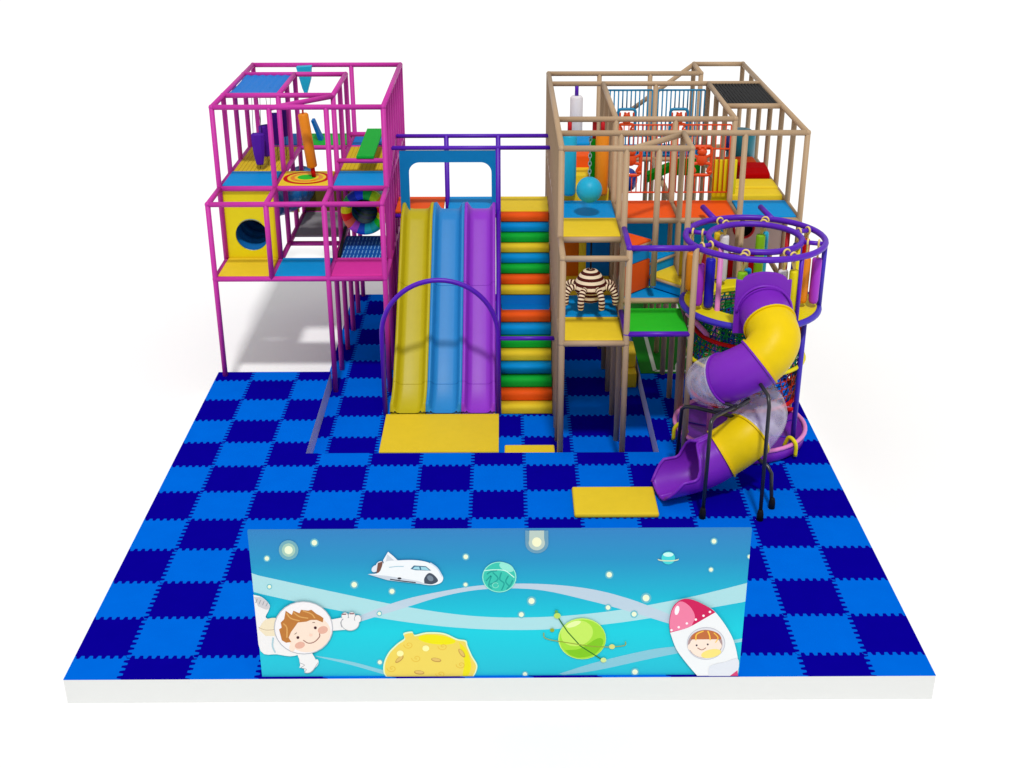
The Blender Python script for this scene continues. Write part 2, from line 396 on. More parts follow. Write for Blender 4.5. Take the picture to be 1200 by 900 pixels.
# ------------------------------------------------------------------ things hanging in the pink tower
def cord(mb, p, q, m=DARK, r=.006): mb.tube([p, q], r, m, 5)
for k, (x, y, z, rot, lab) in enumerate(((.04, 12.95, 4.46, .1, 'frontmost of the four purple hanging bags'), (.17, 13.25, 4.58, .7, 'second from the front of the four purple hanging bags'),
        (.32, 13.75, 4.74, .2, 'third from the front of the four purple hanging bags'), (.46, 14.1, 4.84, 1.0, 'rearmost of the four purple hanging bags'))):
    t = thing('punching_bag', (x, y, z), lab + ', tapered, under the blue roof sheet', 'punching bag', 'purple bags in the magenta tower')
    mb = MB(); R = Matrix.Rotation(rot, 3, 'Z')
    rings = []
    for zz, w, dd in ((-.36, .07, .05), (-.34, .08, .06), (-.1, .12, .08), (.2, .145, .09), (.33, .145, .09), (.36, .12, .07)):
        rings.append([V((x, y, z + zz)) + R @ V((w * a, dd * b, 0)) for a, b in ((-1, -.6), (-.5, -1), (.5, -1), (1, -.6), (1, .6), (.5, 1), (-.5, 1), (-1, .6))])
    mb.loft(rings, PURV, smooth=False); mb.build('body', t)
    mb = MB(); 
    for dx in (-.1, .1): cord(mb, (x + dx, y, z + .35), (x + dx * .6, y, ZT - .03))
    cord(mb, (x, y, z - .36), (x, y, Z2 + .06)); mb.build('cord', t)
t = thing('punching_bag', (1.22, GY[4] + .6, Z2 + .1), 'orange cylinder punching bag standing tilted over the round target mat', 'punching bag')
mb = MB(); mb.tube([(1.36, 12.12, 4.25), (1.355, 12.12, 4.28), (1.235, 12.12, 5.42), (1.232, 12.12, 5.45)], [.09, .115, .115, .09], BAGO, 20); mb.build('body', t)
mb = MB(); mb.tube([(1.36, 12.12, 4.25), (1.38, 12.12, Z2 + .09)], .05, RED, 10); mb.build('base_strap', t)
mb = MB(); mb.tube([(1.232, 12.12, 5.45), (1.235, 12.12, ZT - .05)], .02, RED, 8); mb.build('top_strap', t)
mb = MB()
mb.prism([(.5, 5.72), (.88, 5.74), (.84, 5.4), (.70, 4.98), (.62, 5.2)], 1, 16.1, 16.3, CYAN)
o = mb.build('hanging_wedge', org=(.7, 16.2, 5.0), bevel=.01); tag(o, 'cyan wedge-shaped bag hung from the rear top pipe of the magenta tower', 'hanging bag')

# ------------------------------------------------------------------ SLIDE PLATFORM
sp = thing('slide_platform', (GX[5], GY[5], 0), 'purple pipe platform frame with blue cut-out board above the three-lane slide', 'platform')
ZP, ZH = 2.98, 4.53; M = PURP
barx(sp, 3, 6, 5, ZH, M, .05); barx(sp, 3, 6, 6, ZH - .02, M, .05); barx(sp, 3, 6, GY[5] + .06, ZP - .06, M, .045); barx(sp, 3, 6, 6, ZP - .02, M, .045)
post(sp, 5, 5, ZG, ZH, M); post(sp, 4, 6, ZG, ZH, M); post(sp, 5, 6, ZG, ZH, M)
floor(sp, 3, 4, 5, 6, ZP, ORA); floor(sp, 4, 5, 5, 6, ZP, BLU); floor(sp, 5, 6, 5, 6, ZP, YEL)
x0, x1, z0, z1 = GX[3] + .2, GX[5] - .05, ZP + .02, ZH - .06
ox0, ox1, oz, rc = 3.46, 5.34, 4.2, .24
poly = [(x0, z0), (x0, z1), (x1, z1), (x1, z0), (ox1, z0), (ox1, oz - rc)]
poly += [(ox1 - rc + rc * math.cos(a), oz - rc + rc * math.sin(a)) for a in [PI / 2 * k / 8 for k in range(1, 9)]]
poly += [(ox0 + rc - rc * math.sin(a), oz - rc + rc * math.cos(a)) for a in [PI / 2 * k / 8 for k in range(0, 9)]]
poly += [(ox0, z0)]
MB().prism(poly[::-1], 1, GY[5] - .02, GY[5] + .02, BLUP).build('cutout_board', sp)
rail = MB(); rail.tube([(GX[5], GY[5], ZP + .1), (GX[5], GY[2], ZG + .3)], .05, M, 12); rail.build('sloping_rail', sp)

# ------------------------------------------------------------------ SLIDE
sl = thing('wide_slide', (4.3, GY[2], ZG), 'long three-lane slide in yellow, blue and purple plastic', 'slide')
prof = [(12.86, 3.07), (12.66, 3.06), (12.48, 2.98), (12.3, 2.82), (11.5, 2.02), (10.9, 1.42), (10.3, .82), (9.95, .46), (9.6, .08), (9.43, -.09), (9.28, -.21), (9.14, -.29), (9.0, -.33)]
pp = spline([(0, a, b) for a, b in prof], 5)
LX = [3.15, 3.92, 4.69, 5.425]; LXT = [3.31, 4.02, 4.73, 5.43]
for k, m in enumerate((SLY, SLB, SLP)):
    rings = []
    for i, p in enumerate(pp):
        tt_ = i / (len(pp) - 1); xa, xb = [LXT[q] + (LX[q] - LXT[q]) * tt_ for q in (k, k + 1)]
        t = (pp[min(i + 1, len(pp) - 1)] - pp[max(i - 1, 0)]).normalized(); nrm = V((0, t.z, -t.y))
        if nrm.z < 0: nrm = -nrm
        h = .2 * (1 if i > 3 else .75)
        if i > len(pp) - 7: h = (.2, .2, .2, .185, .15, .09, .03)[i - (len(pp) - 7) if i > len(pp) - 7 else 0]
        def q(x, hh): return V((x, p.y, p.z)) + nrm * hh
        w = xb - xa
        rings.append([q(xa, -.04), q(xa, h), q(xa + .05, h + .012), q(xa + .075, h - .015), q(xa + .11, .07), q(xa + .15, .015), q(xa + .22, 0), q(xb - .22, 0), q(xb - .15, .015), q(xb - .11, .07), q(xb - .075, h - .015), q(xb - .05, h + .012), q(xb, h), q(xb, -.04)])
    mb = MB(); mb.loft(rings, m, close=False)
    o = mb.build('slide_lane', sl)
    for ii in (22, 40):                                     # moulded joints between the slide sections
        j_ = MB(); A_ = rings[ii]; nn_ = ((rings[ii + 1][6] - A_[6]).cross(V((1, 0, 0)))).normalized(); nn_ = -nn_ if nn_.z < 0 else nn_
        j_.tube([p_ + nn_ * .002 for p_ in A_[1:13]], .007, m, 6); j_.build('section_joint', o); tag(o, ['yellow slide lane', 'blue slide lane', 'purple slide lane'][k])
side = [(p.y, p.z - .02) for p in pp] + [(9.02, -.4), (12.86, -.4)]
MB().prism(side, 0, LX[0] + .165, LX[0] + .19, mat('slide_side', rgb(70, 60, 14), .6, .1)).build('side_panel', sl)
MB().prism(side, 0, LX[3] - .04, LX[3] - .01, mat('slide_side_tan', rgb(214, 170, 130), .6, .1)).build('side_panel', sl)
for k, m in enumerate((SLY, SLB, SLP)): MB().box((LX[k] + .01, 9.03, -.4), (LX[k + 1] - .01, 9.12, -.34), m).build('lane_foot', sl)
# arch
yA = GY[2]; cxA, rA, zA = (GX[3] + GX[5]) / 2, (GX[5] - GX[3]) / 2, 1.46
P = [(GX[3], yA, ZG), (GX[3], yA, zA)] + [(cxA - rA * math.cos(PI * k / 28), yA, zA + rA * math.sin(PI * k / 28)) for k in range(1, 28)] + [(GX[5], yA, zA), (GX[5], yA, ZG)]
o = MB().tube(P, .052, PURP, 14).build('entrance_arch', org=(cxA, yA, ZG)); tag(o, 'purple padded pipe arch spanning the foot of the three-lane slide', 'arch')

# ------------------------------------------------------------------ STAIRS
st = thing('padded_stairs', (6.1, 9.05, ZG), 'rainbow padded staircase between the purple slide lane and the tan tower', 'stairs')
CS = [YEL, ORA, GRN, BLU, YEL, GRN, BLU, ORA]
def step(y0, y1, z0, z1, m):
    r = min(.09, (z1 - z0) * .5); pr = [(y1 + .12, z0), (y1 + .12, z1), (y0 + r, z1)] + [(y0 + r - r * math.sin(a), z1 - r + r * math.cos(a)) for a in [PI / 2 * k / 6 for k in range(1, 7)]]
    pr += [(y0 + .03 - .03 * math.cos(a), z0 + .03 - .03 * math.sin(a)) for a in [PI / 2 * k / 3 for k in range(0, 4)]] 
    mb = MB(); mb.prism(pr[::-1], 0, GX[5] + .06, GX[6] - .06, m, smooth=False)
    for q in range(len(mb.sm)): mb.sm[q] = len(mb.f[q]) == 4
    return mb.build('step', st)
y, z = 9.06, ZG
for k in range(8): step(y + .232 * k, y + .232 * (k + 1), z + .2125 * k, z + .2125 * (k + 1) - .004, CS[k])
MB().box((GX[5] + .06, 10.92, 1.1), (GX[6] - .06, 11.34, 1.3), DBLU, .03).build('landing', st)
MB().prism([(11.28, 1.28), (11.34, 1.49), (11.9, 1.49), (11.9, 1.28)], 0, GX[5] + .06, GX[6] - .06, DBLU).build('riser', st)
y, z = 11.32, 1.5
for k in range(8): step(y + .178 * k, y + .178 * (k + 1), z + .19 * k, z + .19 * (k + 1) - .004, CS[k])
bar(st, (GX[5] + .04, GY[2], 1.38), (GX[6] + .02, GY[2], 1.38), PURP, .048, 'cross_rail')
# mats
def matthing(a, b, m, label, bev=.03):
    o = MB().box(a, b, m, bev).build('landing_mat', org=((a[0] + b[0]) / 2, (a[1] + b[1]) / 2, a[2])); return tag(o, label, 'mat', 'yellow landing mats')
matthing((3.07, 7.25, ZG), (5.5, 9.0, ZG + .05), YEL, 'large yellow landing mat at the foot of the three-lane slide', .01)
matthing((5.62, 6.56, ZG), (6.62, 7.1, ZG + .28), YEL, 'thin yellow mat sunk in the recess before the rainbow stairs')
matthing((6.86, 3.98, 0), (8.37, 4.98, .1), YEL, 'yellow landing mat at the mouth of the tube slide', .035)

# ------------------------------------------------------------------ TAN TOWER
tt = thing('play_tower', (GX[8], GY[4], 0), 'tall tan pipe play tower with spiral steps and climbing grilles on the right', 'play tower')
M = TAN
for i in (6, 7, 8, 9, 10):
    for j in range(9):
        zb = ZG if i <= 7 else 0
        if i in (6, 7):
            if j > 7: continue
            zt = (Z2 + .03 if i == 6 else 4.17) if j == 0 else ZT
        elif i == 8:
            if j > 7: continue
            zt = 4.17 if j == 0 else ZT if j not in (4, 5) else Z2
        elif i == 9:
            if j < 2: continue
            zt = ZT
        else:
            if j < 2: continue
            zt = ZT
            if j in (2, 3, 4, 5, 6, 7): zb = Z1
        post(tt, i, j, zb, zt, M)
post(tt, 8.54, 1, 3.0, ZT, M)
for j in range(1, 7): post(tt, 6, (GY[j] + GY[j + 1]) / 2, ZG, ZT, M)
for j in (4, 5, 6, 7):                                      # extra side posts on the right face
    pass
barx(tt, 6, 7, 0, Z1, M); barx(tt, 6, 7, 0, Z2 + .03, M); bary(tt, 6, 0, 1, Z2 + .03, M); bary(tt, 7, 0, 1, Z2 + .03, M)
barx(tt, 6, 8, 1, ZT, M); bary(tt, 8, 1, 2, ZT, M); barx(tt, 6, 10, 2, ZT, M); barx(tt, 6, 9, 3, ZT, M); barx(tt, 9, 10, 4, ZT, M)
barx(tt, 6, 10, 6, ZT, M); barx(tt, 6, 9, 7, ZT, M); barx(tt, 9, 10, 8, ZT, M)
bary(tt, 6, 1, 7, ZT, M); bary(tt, 7, 3, 6, ZT, M); bary(tt, 9, 3, 6, ZT, M); bary(tt, 9, 7, 8, ZT, M); bary(tt, 10, 2, 8, ZT, M)
bar(tt, (GX[8], GY[2], ZT - .02), (GX[7] + .1, GY[1] + .04, ZT - .02), M)
bar(tt, (GX[9], GY[8], ZT), (8.86, GY[8] - .1, 4.62), M, name='brace')
for z in (Z1, Z2):
    for i in (6, 7): bary(tt, i, 0 if z == Z1 else 1, 7, z, M)
    bary(tt, 10, 2, 8, z, M)
for i in (8, 9): bary(tt, i, 2, 7, Z2, M)
barx(tt, 6, 7, 1, Z2, M); barx(tt, 6, 10, 2, Z2, M); barx(tt, 6, 10, 3, Z2, M); barx(tt, 7, 10, 6, Z2, M); barx(tt, 7, 10, 7, Z2, M)
barx(tt, 6, 7, 2, Z1, M); barx(tt, 7, 8, 1, 2.68, M); barx(tt, 8, 10, 2, Z1, M)
joints(tt, [(6, 0, Z1), (7, 0, Z1), (6, 0, Z2 + .03), (6, 1, ZT), (8, 1, ZT), (10, 2, ZT), (9, 3, ZT), (9, 8, ZT), (10, 8, ZT), (9, 7, ZT), (6, 7, ZT), (8, 2, ZT)], M)
floor(tt, 6, 7, 0, 1, Z1, YEL); floor(tt, 6, 7, 1, 2, Z1, BLU); floor(tt, 6, 7, 2, 3, Z1, YEL)
floor(tt, 6, 7, 1, 2, Z2, YEL); floor(tt, 6, 7, 2, 3, Z2, BLU)
floor(tt, 7, 8, 2, 3, Z2, ORA); floor(tt, 8, 9, 2, 3, Z2, ORA); floor(tt, 9, 10, 2, 3, Z2, BLU)
floor(tt, 7, 8, 6, 7, Z2, BLU); floor(tt, 8, 9, 6, 7, Z2, DBLU)
floor(tt, 8, 9, 2, 3, Z1, YEL); floor(tt, 9, 10, 2, 3, Z1, RED); 
# walls of the middle level
for xa, xb, m in ((GX[6] + .06, 7.22, mat('burnt_orange_pad', rgb(220, 108, 10), .6, .15)), (7.22, 7.38, YEL), (7.38, GX[7] - .05, DBLU)):
    MB().box((xa, GY[3] - .06, Z1 + .0), (xb - .004, GY[3] + .03, Z2 - .06), m, .01).build('wall_pad', tt)
MB().box((GX[7] + .06, GY[3] - .03, 3.0), (GX[9] - .06, GY[3] + .03, Z2 - .06), mat('bright_blue_pad', rgb(0, 170, 250, 1), .6, .1), .01).build('wall_pad', tt)
MB().box((GX[7] + .06, GY[3] - .08, Z1 + .08), (GX[9] - .06, GY[3] - .02, 2.98), YEL, .01).build('wall_pad', tt)
holed(tt, GX[9] + .06, GX[10] - .06, Z1 + .6, Z2 - .06, GY[3] - .02, 10.72, 3.4, .2, BEIGE, rim=BAGR)
MB().box((GX[9] + .3, GY[3] + .12, Z1 + .7), (GX[10] - .3, GY[3] + .16, Z2 - .1), DARK).build('back_panel', tt)  # dark sheet added to stand in for the shade inside the hole
MB().box((GX[9] + .06, GY[3] - .1, Z1 + .08), (GX[10] - .5, GY[3] - .04, 2.86), RED, .01).build('wall_pad', tt)
# spiral of triangular steps
cX, cY = (GX[7] + GX[8]) / 2, (GY[1] + GY[2]) / 2
xa, xb, ya, yb = GX[7] + .05, GX[8] - .05, GY[1] + .03, GY[2] - .05
for poly, z, m, rm in ((((xa, ya), (xb, ya), (xb, cY), (xa, cY)), 2.68, BLU, BLU), (((cX, cY), (xb, ya), (xb, yb)), 2.97, YEL, BLU),
        (((cX, cY), (xb, yb), (xa, yb)), 3.25, BLU, BLU), (((cX, cY), (xa, yb), (xa, ya)), 3.7, ORA, ORA)):
    o = MB().prism(poly, 2, z - .02, z + .05, m).build('corner_step', tt, bevel=.015)
    n = len(poly)
    if n == 3:
        w = MB(); c0 = V(poly[0])
        A, B, C = [V(p) for p in poly]; G = (A + B + C) / 3
        Q = [G + (p - G) * .97 for p in (A, B, C)]
        w.prism([tuple(p) for p in Q], 2, 2.76, 3.34 if rm is ORA else z - .025, rm).build('riser', o)
        if rm is ORA: MB().prism([tuple(G + (p - G) * .9) for p in (A, B, C)], 2, 3.36, 3.6, BLU).build('riser', o)
        e = MB(); e.tube([(A.x, A.y, z - .02), (B.x, B.y, z - .02)], .03, TAN, 8); e.tube([(A.x, A.y, z - .02), (C.x, C.y, z - .02)], .03, TAN, 8); e.build('edge_pipe', o)
# purple framed cell
ZQ, ZR = 2.47, 4.17
for z, r in ((ZQ, .052), (ZR, .055)):
    bar(tt, (GX[7], GY[0], z), (GX[8], GY[0], z), PURP, r, 'purple_rail'); bar(tt, (GX[7], GY[0], z), (GX[7], GY[1], z), PURP, r, 'purple_rail')
    mb = MB().ball((GX[7], GY[0], z), r + .008, PURP, 12, 8); mb.build('corner_fitting', tt)
floor(tt, 7, 8, 0, 1, ZQ - .01, BGRN)
# roof grid, black slats
mb = MB(); x0, x1, y0, y1 = GX[9] + .06, GX[10] - .06, GY[4] + .06, GY[6] - .06
for k in range(15):
    x = x0 + (x1 - x0) * (k + .5) / 15; mb.box((x - .026, y0, ZT - .015), (x + .026, y1, ZT + .01), DARK)
for k in range(2): mb.box((x0, (y0, y1 - .05)[k], ZT - .05), (x1, (y0, y1 - .05)[k] + .05, ZT - .031), DARK)
mb.build('roof_grating', tt)
# climbing grilles with window and animal figure
def creature(par, x, y, z, s, m):
    mb = MB(); mb.ball((x, y, z + .04 * s), .15 * s, m, 16, 10, (1, .6, 1.15)); mb.ball((x, y - .02, z + .25 * s), .12 * s, m, 16, 10, (1.1, .7, .85))
    for sx in (-1, 1):
        mb.ball((x + sx * .07 * s, y - .03, z + .35 * s), .045 * s, m, 10, 8)
        mb.tube(spline([(x + sx * .1 * s, y, z + .1 * s), (x + sx * .24 * s, y, z + .18 * s), (x + sx * .26 * s, y, z + .36 * s)], 4), .04 * s, m, 8)
        mb.tube(spline([(x + sx * .08 * s, y, z - .05 * s), (x + sx * .25 * s, y, z - .1 * s), (x + sx * .17 * s, y, z - .28 * s), (x + sx * .3 * s, y, z - .3 * s)], 4), .045 * s, m, 8)
    return mb.build('animal_figure', par)
def grille(i0, y, z0, z1, m, fm, wx, wz, ww=.2, wh=.3, rows=(), rr=.017):
    x0, x1 = GX[i0] + .07, GX[i0 + 1] - .07
    mb = MB()
    for z in (z0, z1) + tuple(rows): mb.tube([(x0, y, z), (x1, y, z)], rr + .006, m, 8)
    n = 11
    for k in range(n + 1):
        x = x0 + (x1 - x0) * k / n
        if abs(x - wx) < ww:
            for a, b in ((z0, wz - wh), (wz + wh, z1)):
                if b > a: mb.tube([(x, y, a), (x, y, b)], rr, m, 6)
        else: mb.tube([(x, y, z0), (x, y, z1)], rr, m, 6)
    o = mb.build('climbing_grille', tt)
    w = MB(); r = .07
    P = []
    for cx, cz, a0 in ((wx + ww - r, wz + wh - r, 0), (wx - ww + r, wz + wh - r, 90), (wx - ww + r, wz - wh + r, 180), (wx + ww - r, wz - wh + r, 270)):
        for k in range(4): t = math.radians(a0 + 30 * k); P.append((cx + r * math.cos(t), y - .01, cz + r * math.sin(t)))
    w.tube(P, .036, m, 8, wrap=True); w.build('window_frame', o)
    creature(o, wx, y - .02, wz, .62 if rr > .015 else .78, fm)
    return o
for i in (7, 8):
    wx = 8.50 if i == 7 else 9.72
    grille(i, GY[6], 4.05, 5.57, BFENCE, OFENCE, wx, 4.83, rows=(4.5,))
for i in (7, 8):
    wx = 8.26 if i == 7 else 9.73
    grille(i, GY[3], 4.18, 5.6, OFENCE, OFENCE, wx, 4.85, rows=(5.1,), rr=.012)
# left column rear steps
for k, (m, ya, z0, z1) in enumerate(((YEL, GY[3] + .06, 3.99, 4.24), (YEL, GY[3] + .5, 4.0, 4.42), (ORA, GY[4] - .1, 4.0, 4.68), (BLU, GY[4] + .8, 4.0, 4.74))):
    MB().box((GX[6] + .1, ya, 3.86), (GX[7] - .1, ya + .9, z1), m, .03).build('soft_block', tt)
# right column boxes
MB().box((10.43, GY[3] + .06, 3.86), (11.5, GY[3] + .55, 4.1), YEL, .03).build('soft_block', tt)
MB().box((10.43, GY[3] + .56, Z2 + .05), (11.5, GY[4] - .02, 4.14), YEL, .03).build('soft_block', tt)
MB().prism([(GY[4], 3.9), (GY[4], 4.24), (GY[4] + .3, 4.30), (GY[4] + .75, 4.31), (GY[4] + .75, 3.9)], 0, 10.85, 11.45, mat('deep_red_pad', rgb(176, 0, 4), .7, .05)).build('soft_block', tt, bevel=.02)
MB().box((10.5, GY[4] + .72, 4.0), (11.35, GY[5] + .3, 4.24), ORA, .03).build('soft_block', tt)
MB().box((10.0, GY[3] + .1, Z2 + .02), (10.5, GY[3] + .16, 4.84), YELP, .01).build('side_board', tt)
MB().box((GX[8] + .5, GY[6] - .2, 3.6), (GX[9] - .1, GY[6] - .15, 4.0), FGRN, .01).build('green_board', tt)
mb = MB(); mb.lathe([(.33, 0), (.33, .72), (.3, .8), (.2, .86), (.05, .88)], (11.1, GY[5] + .6, 3.94), TEAL, 32); te = mb.build('teal_dome', tt)
MB().ball((10.74, GY[5] + .35, 4.6), .17, NAVY, 24, 14, (.6, 1, 1.5)).build('porthole', te)
MB().prism([(8.8, 3.96), (9.3, 4.2), (9.3, 4.36), (8.8, 4.14)], 1, GY[4] + .3, GY[4] + .6, FGRN).build('sloped_board', tt)
# yellow block in the recess beside the raised floor
for a, b in ((((7.98, 10.42, ZG), (8.6, 11.2, -.05))), ((7.98, 10.75, -.045), (8.6, 11.5, .3))):
    MB().box(a, b, YEL, .02).build('entry_block', tt)

# ------------------------------------------------------------------ hanging things in the tan tower
OX, OY = 7.32, 7.98
t = thing('octopus_swing', (OX, OY, 2.8), 'brown and cream striped octopus hanging on a black rope', 'hanging toy')
mb = MB(); zc = 2.92
prof = [(.03, .37), (.12, .35), (.16, .32), (.20, .275), (.24, .22), (.27, .165), (.30, .11), (.335, .05), (.345, 0), (.32, -.05), (.27, -.09), (.255, -.13), (.25, -.18), (.235, -.23), (.2, -.27), (.1, -.3), (.03, -.305)]
pv = spline([(a_, 0, b_) for a_, b_ in prof[::-1]], 6); Ls = [0]
for a_, b_ in zip(pv, pv[1:]): Ls.append(Ls[-1] + (b_ - a_).length)
rs = []
for k in range(49):
    tgt = Ls[-1] * k / 48; i = max(q for q in range(len(Ls)) if Ls[q] <= tgt + 1e-9); i = min(i, len(pv) - 2); u_ = (tgt - Ls[i]) / max(Ls[i + 1] - Ls[i], 1e-6); p_ = pv[i].lerp(pv[i + 1], u_); rs.append((max(p_.x, .02), p_.z))
mb.lathe(rs, (OX, OY, zc), [CREAM, CREAM, CREAM, BROWN, BROWN, BROWN], 32)
b = mb.build('body', t)
for k in range(8):
    a = math.radians(22 + 45 * k); e = V((math.cos(a), math.sin(a), 0)); C = V((OX, OY, zc))
    P = spline([C + e * .25 + V((0, 0, .02)), C + e * .42 + V((0, 0, .03)), C + e * .52 + V((0, 0, -.1)), C + e * .53 + V((0, 0, -.3))], 6)
    mb = MB(); mb.tube(P, [.062] * (len(P) - 1) + [.045], [BROWN, CREAM], 14); mb.build('tentacle', t)
mb = MB(); cord(mb, (OX, OY, zc + .37), (OX, OY, Z2 - .01), DARK, .02); mb.build('rope', t)
t = thing('hanging_ball', (7.33, 9.1, 4.55), 'bright blue ball hanging on a steel chain above the blue mat', 'hanging ball', 'balls hung in the tan tower')
MB().ball((7.33, 9.1, 4.57), .26, CYAN, 32, 20).build('ball', t)
mb = MB()
for k in range(11):
    z = 4.86 + k * .08; n = 12; P = []
    for q in range(n):
        a = 2 * PI * q / n; dx = .028 * math.cos(a); P.append((7.33 + (dx if k % 2 else 0), 9.1 + (0 if k % 2 else dx), z + .052 * math.sin(a)))
    mb.tube(P, .009, CHAIN, 6, wrap=True)
mb.build('chain', t)
def bag(x, y, z0, z1, r, m, label, strap=None, m2=None, ztop=ZT, group='punching bags in the tan tower', loops=None):
    t = thing('punching_bag', (x, y, z0), label, 'punching bag', group)
    pr = [(r * .3, 0), (r * .75, .015), (r, .07), (r, z1 - z0 - .05), (r * .8, z1 - z0 - .01), (r * .3, z1 - z0)]
    mb = MB(); mb.lathe(pr, (x, y, z0), m, 24)
    if m2:
        for q in range(len(mb.f)):
            c = sum((mb.v[i] for i in mb.f[q]), V((0, 0, 0))) / len(mb.f[q])
            if c.x > x + .01: mb.m[q] = mb.mi(m2)
    mb.build('body', t)
    s = MB(); s.tube([(x, y, z1 - .01), (x, y, ztop)], .045, strap or BAGR, 8); s.build('strap', t)
    return t
bag(6.98, GY[3], 4.12, 5.42, .15, CYAN, 'bright blue punching bag hanging at the left post of the tan tower')
bag(7.66, GY[3], 4.12, 5.45, .14, BAGO, 'orange and green punching bag hanging left of the orange grille', m2=None)
bag(7.5, GY[3] + .12, 4.1, 5.3, .1, FGRN, 'slim dark green punching bag behind the orange one in the tan tower')
bag(7.32, GY[6], 4.15, 5.45, .15, WHT, 'white punching bag on a purple strap at the rear of the tan tower', PURP)
t = thing('hanging_ball', (8.45, GY[4] + .5, 4.1), 'dark blue ball seen low behind the orange climbing grille', 'hanging ball', 'balls hung in the tan tower')
MB().ball((8.4, GY[4] + .5, 3.98), .24, NAVY, 24, 16, (.85, .85, 1.1)).build('ball', t)
mb = MB(); cord(mb, (8.4, GY[4] + .5, 4.2), (8.4, GY[4] + .5, Z2 + .55)); mb.build('cord', t)

# ------------------------------------------------------------------ ROUND TOWER
RCX, RCY = 10.36, 7.3
rt = thing('round_climbing_tower', (RCX, RCY, 0), 'round spider tower with purple rings, yellow ring platform and purple tub base', 'climbing tower')
def circ(r, z, n=48, cx=RCX, cy=RCY): return [(cx + r * math.cos(2 * PI * k / n), cy + r * math.sin(2 * PI * k / n), z) for k in range(n)]
ZRG = 4.14; ZPL = 2.82
MB().tube(circ(1.30, ZRG), .058, PURP, 12, wrap=True).build('outer_ring', rt)
MB().tube(circ(.87, ZRG), .058, PURP, 12, wrap=True).build('inner_ring', rt)
SPK = [22, 70, 115, 162, 205, 250, 295, 342]
for a in SPK:
    a = math.radians(a); e = V((math.cos(a), math.sin(a), 0)); C = V((RCX, RCY, ZRG))
    MB().tube([C + e * .87, C + e * 1.3], .045, PURP, 10).build('spoke', rt)
MB().tube([(9.78, 8.45, ZRG), (9.62, GY[2], ZRG + .08)], .058, PURP, 12).build('tie_rail', rt)
MB().tube([(10.92, 8.45, ZRG), (10.78, GY[2], ZRG + .08)], .058, PURP, 12).build('tie_rail', rt)
bar(rt, (GX[8], GY[0], ZR), (RCX - 1.2, RCY - .45, ZRG), PURP, .055, 'tie_rail')
# platform ring
mb = MB(); n = 64; rings = []
for k in range(n):
    a = 2 * PI * k / n; e = V((math.cos(a), math.sin(a), 0)); C = V((RCX, RCY, 0))
    rings.append([C + e * .82 + V((0, 0, ZPL - .04)), C + e * .82 + V((0, 0, ZPL + .03)), C + e * .86 + V((0, 0, ZPL + .05)), C + e * 1.26 + V((0, 0, ZPL + .05)), C + e * 1.26 + V((0, 0, ZPL - .04))])
mb.loft(rings, YELP, wrap=True, smooth=False); mb.build('ring_platform', rt)
MB().tube(circ(1.30, ZPL), .06, INDI, 12, wrap=True).build('platform_rim', rt)
def rpost(a, r, z0, z1, m, rad=.05):
    a = math.radians(a); x, y = RCX + r * math.cos(a), RCY + r * math.sin(a)
    return MB().tube([(x, y, z0), (x, y, z1)], rad, m, 12).build('post', rt)
rpost(350, 1.3, ZPL, ZRG, INDI); rpost(322, 1.16, .12, ZPL, INDI); rpost(300, 1.3, ZPL, ZRG, PURP, .04); rpost(215, .87, .3, ZRG, PPINK); rpost(325, .87, ZPL, ZRG, YELP, .045)
rpost(150, 1.3, 0, ZRG, TAN); rpost(30, 1.3, 0, ZRG, TAN); rpost(90, 1.33, 0, ZRG, TAN); rpost(35, .9, ZPL, ZRG, BAGR, .045); 
a0 = math.radians(215)
bar(rt, (RCX + .87 * math.cos(a0), RCY + .87 * math.sin(a0), 2.2), (RCX - 1.25, RCY - .3, 2.75), PPINK, .05, 'brace')
# net drum
def netdrum(r0, z0, r1, z1, nv, nr, mats, name='climbing_net'):
    mb = MB()
    for k in range(nr + 1):
        t = k / nr; r = r0 + (r1 - r0) * t; mb.tube(circ(r, z0 + (z1 - z0) * t, 32), .013, mats[k % len(mats)], 5, wrap=True)
    for k in range(nv):
        for dk in (-2, 2):
            P = []
            for q in range(9):
                t = q / 8; a = 2 * PI * (k + dk * t) / nv; r = r0 + (r1 - r0) * t; P.append((RCX + r * math.cos(a), RCY + r * math.sin(a), z0 + (z1 - z0) * t))
            mb.tube(P, .012, mats[k % len(mats)], 5)
    return mb.build(name, rt)
netdrum(1.0, 1.0, 1.1, 1.75, 44, 8, [NETR, DARK, NETR, NETU]); netdrum(1.1, 1.8, .84, 2.76, 44, 12, [NETG, NETU, NETG])
netdrum(.45, 1.0, .5, 2.6, 26, 16, [NETU, NETG, NETU])
for z, r, m in ((2.3, 1.02, RED), (1.78, 1.12, YELP), (1.0, 1.03, RED)):
    MB().tube(circ(r, z, 40), .04, m, 8, wrap=True).build('hoop', rt)
# tub
mb = MB(); mb.lathe([(1.22, .005), (1.28, .06), (1.31, .27), (1.25, .28), (1.22, .14), (.3, .1), (.02, .1)], (RCX - .03, RCY - .1, 0), TUP, 56); tub = mb.build('tub_base', rt)
MB().tube(circ(1.29, .3, 48, RCX - .03, RCY - .1), .042, PPINK, 12, wrap=True).build('rim', tub)
mb = MB()
for a in (20, 100, 160, 340, 300):
    a = math.radians(a); mb.box((RCX + .2, RCY, .101), (RCX + .21, RCY, .102), INDI)
    mb.tube([(RCX - .03 + .15 * math.cos(a), RCY - .1 + .15 * math.sin(a), .11), (RCX - .03 + 1.22 * math.cos(a), RCY - .1 + 1.22 * math.sin(a), .15)], .012, INDI, 6)
mb.build('seam', tub)
bar(rt, (RCX + .85, RCY + .35, .36), (RCX + 1.2, RCY + .45, .33), RED, .045, 'brace')
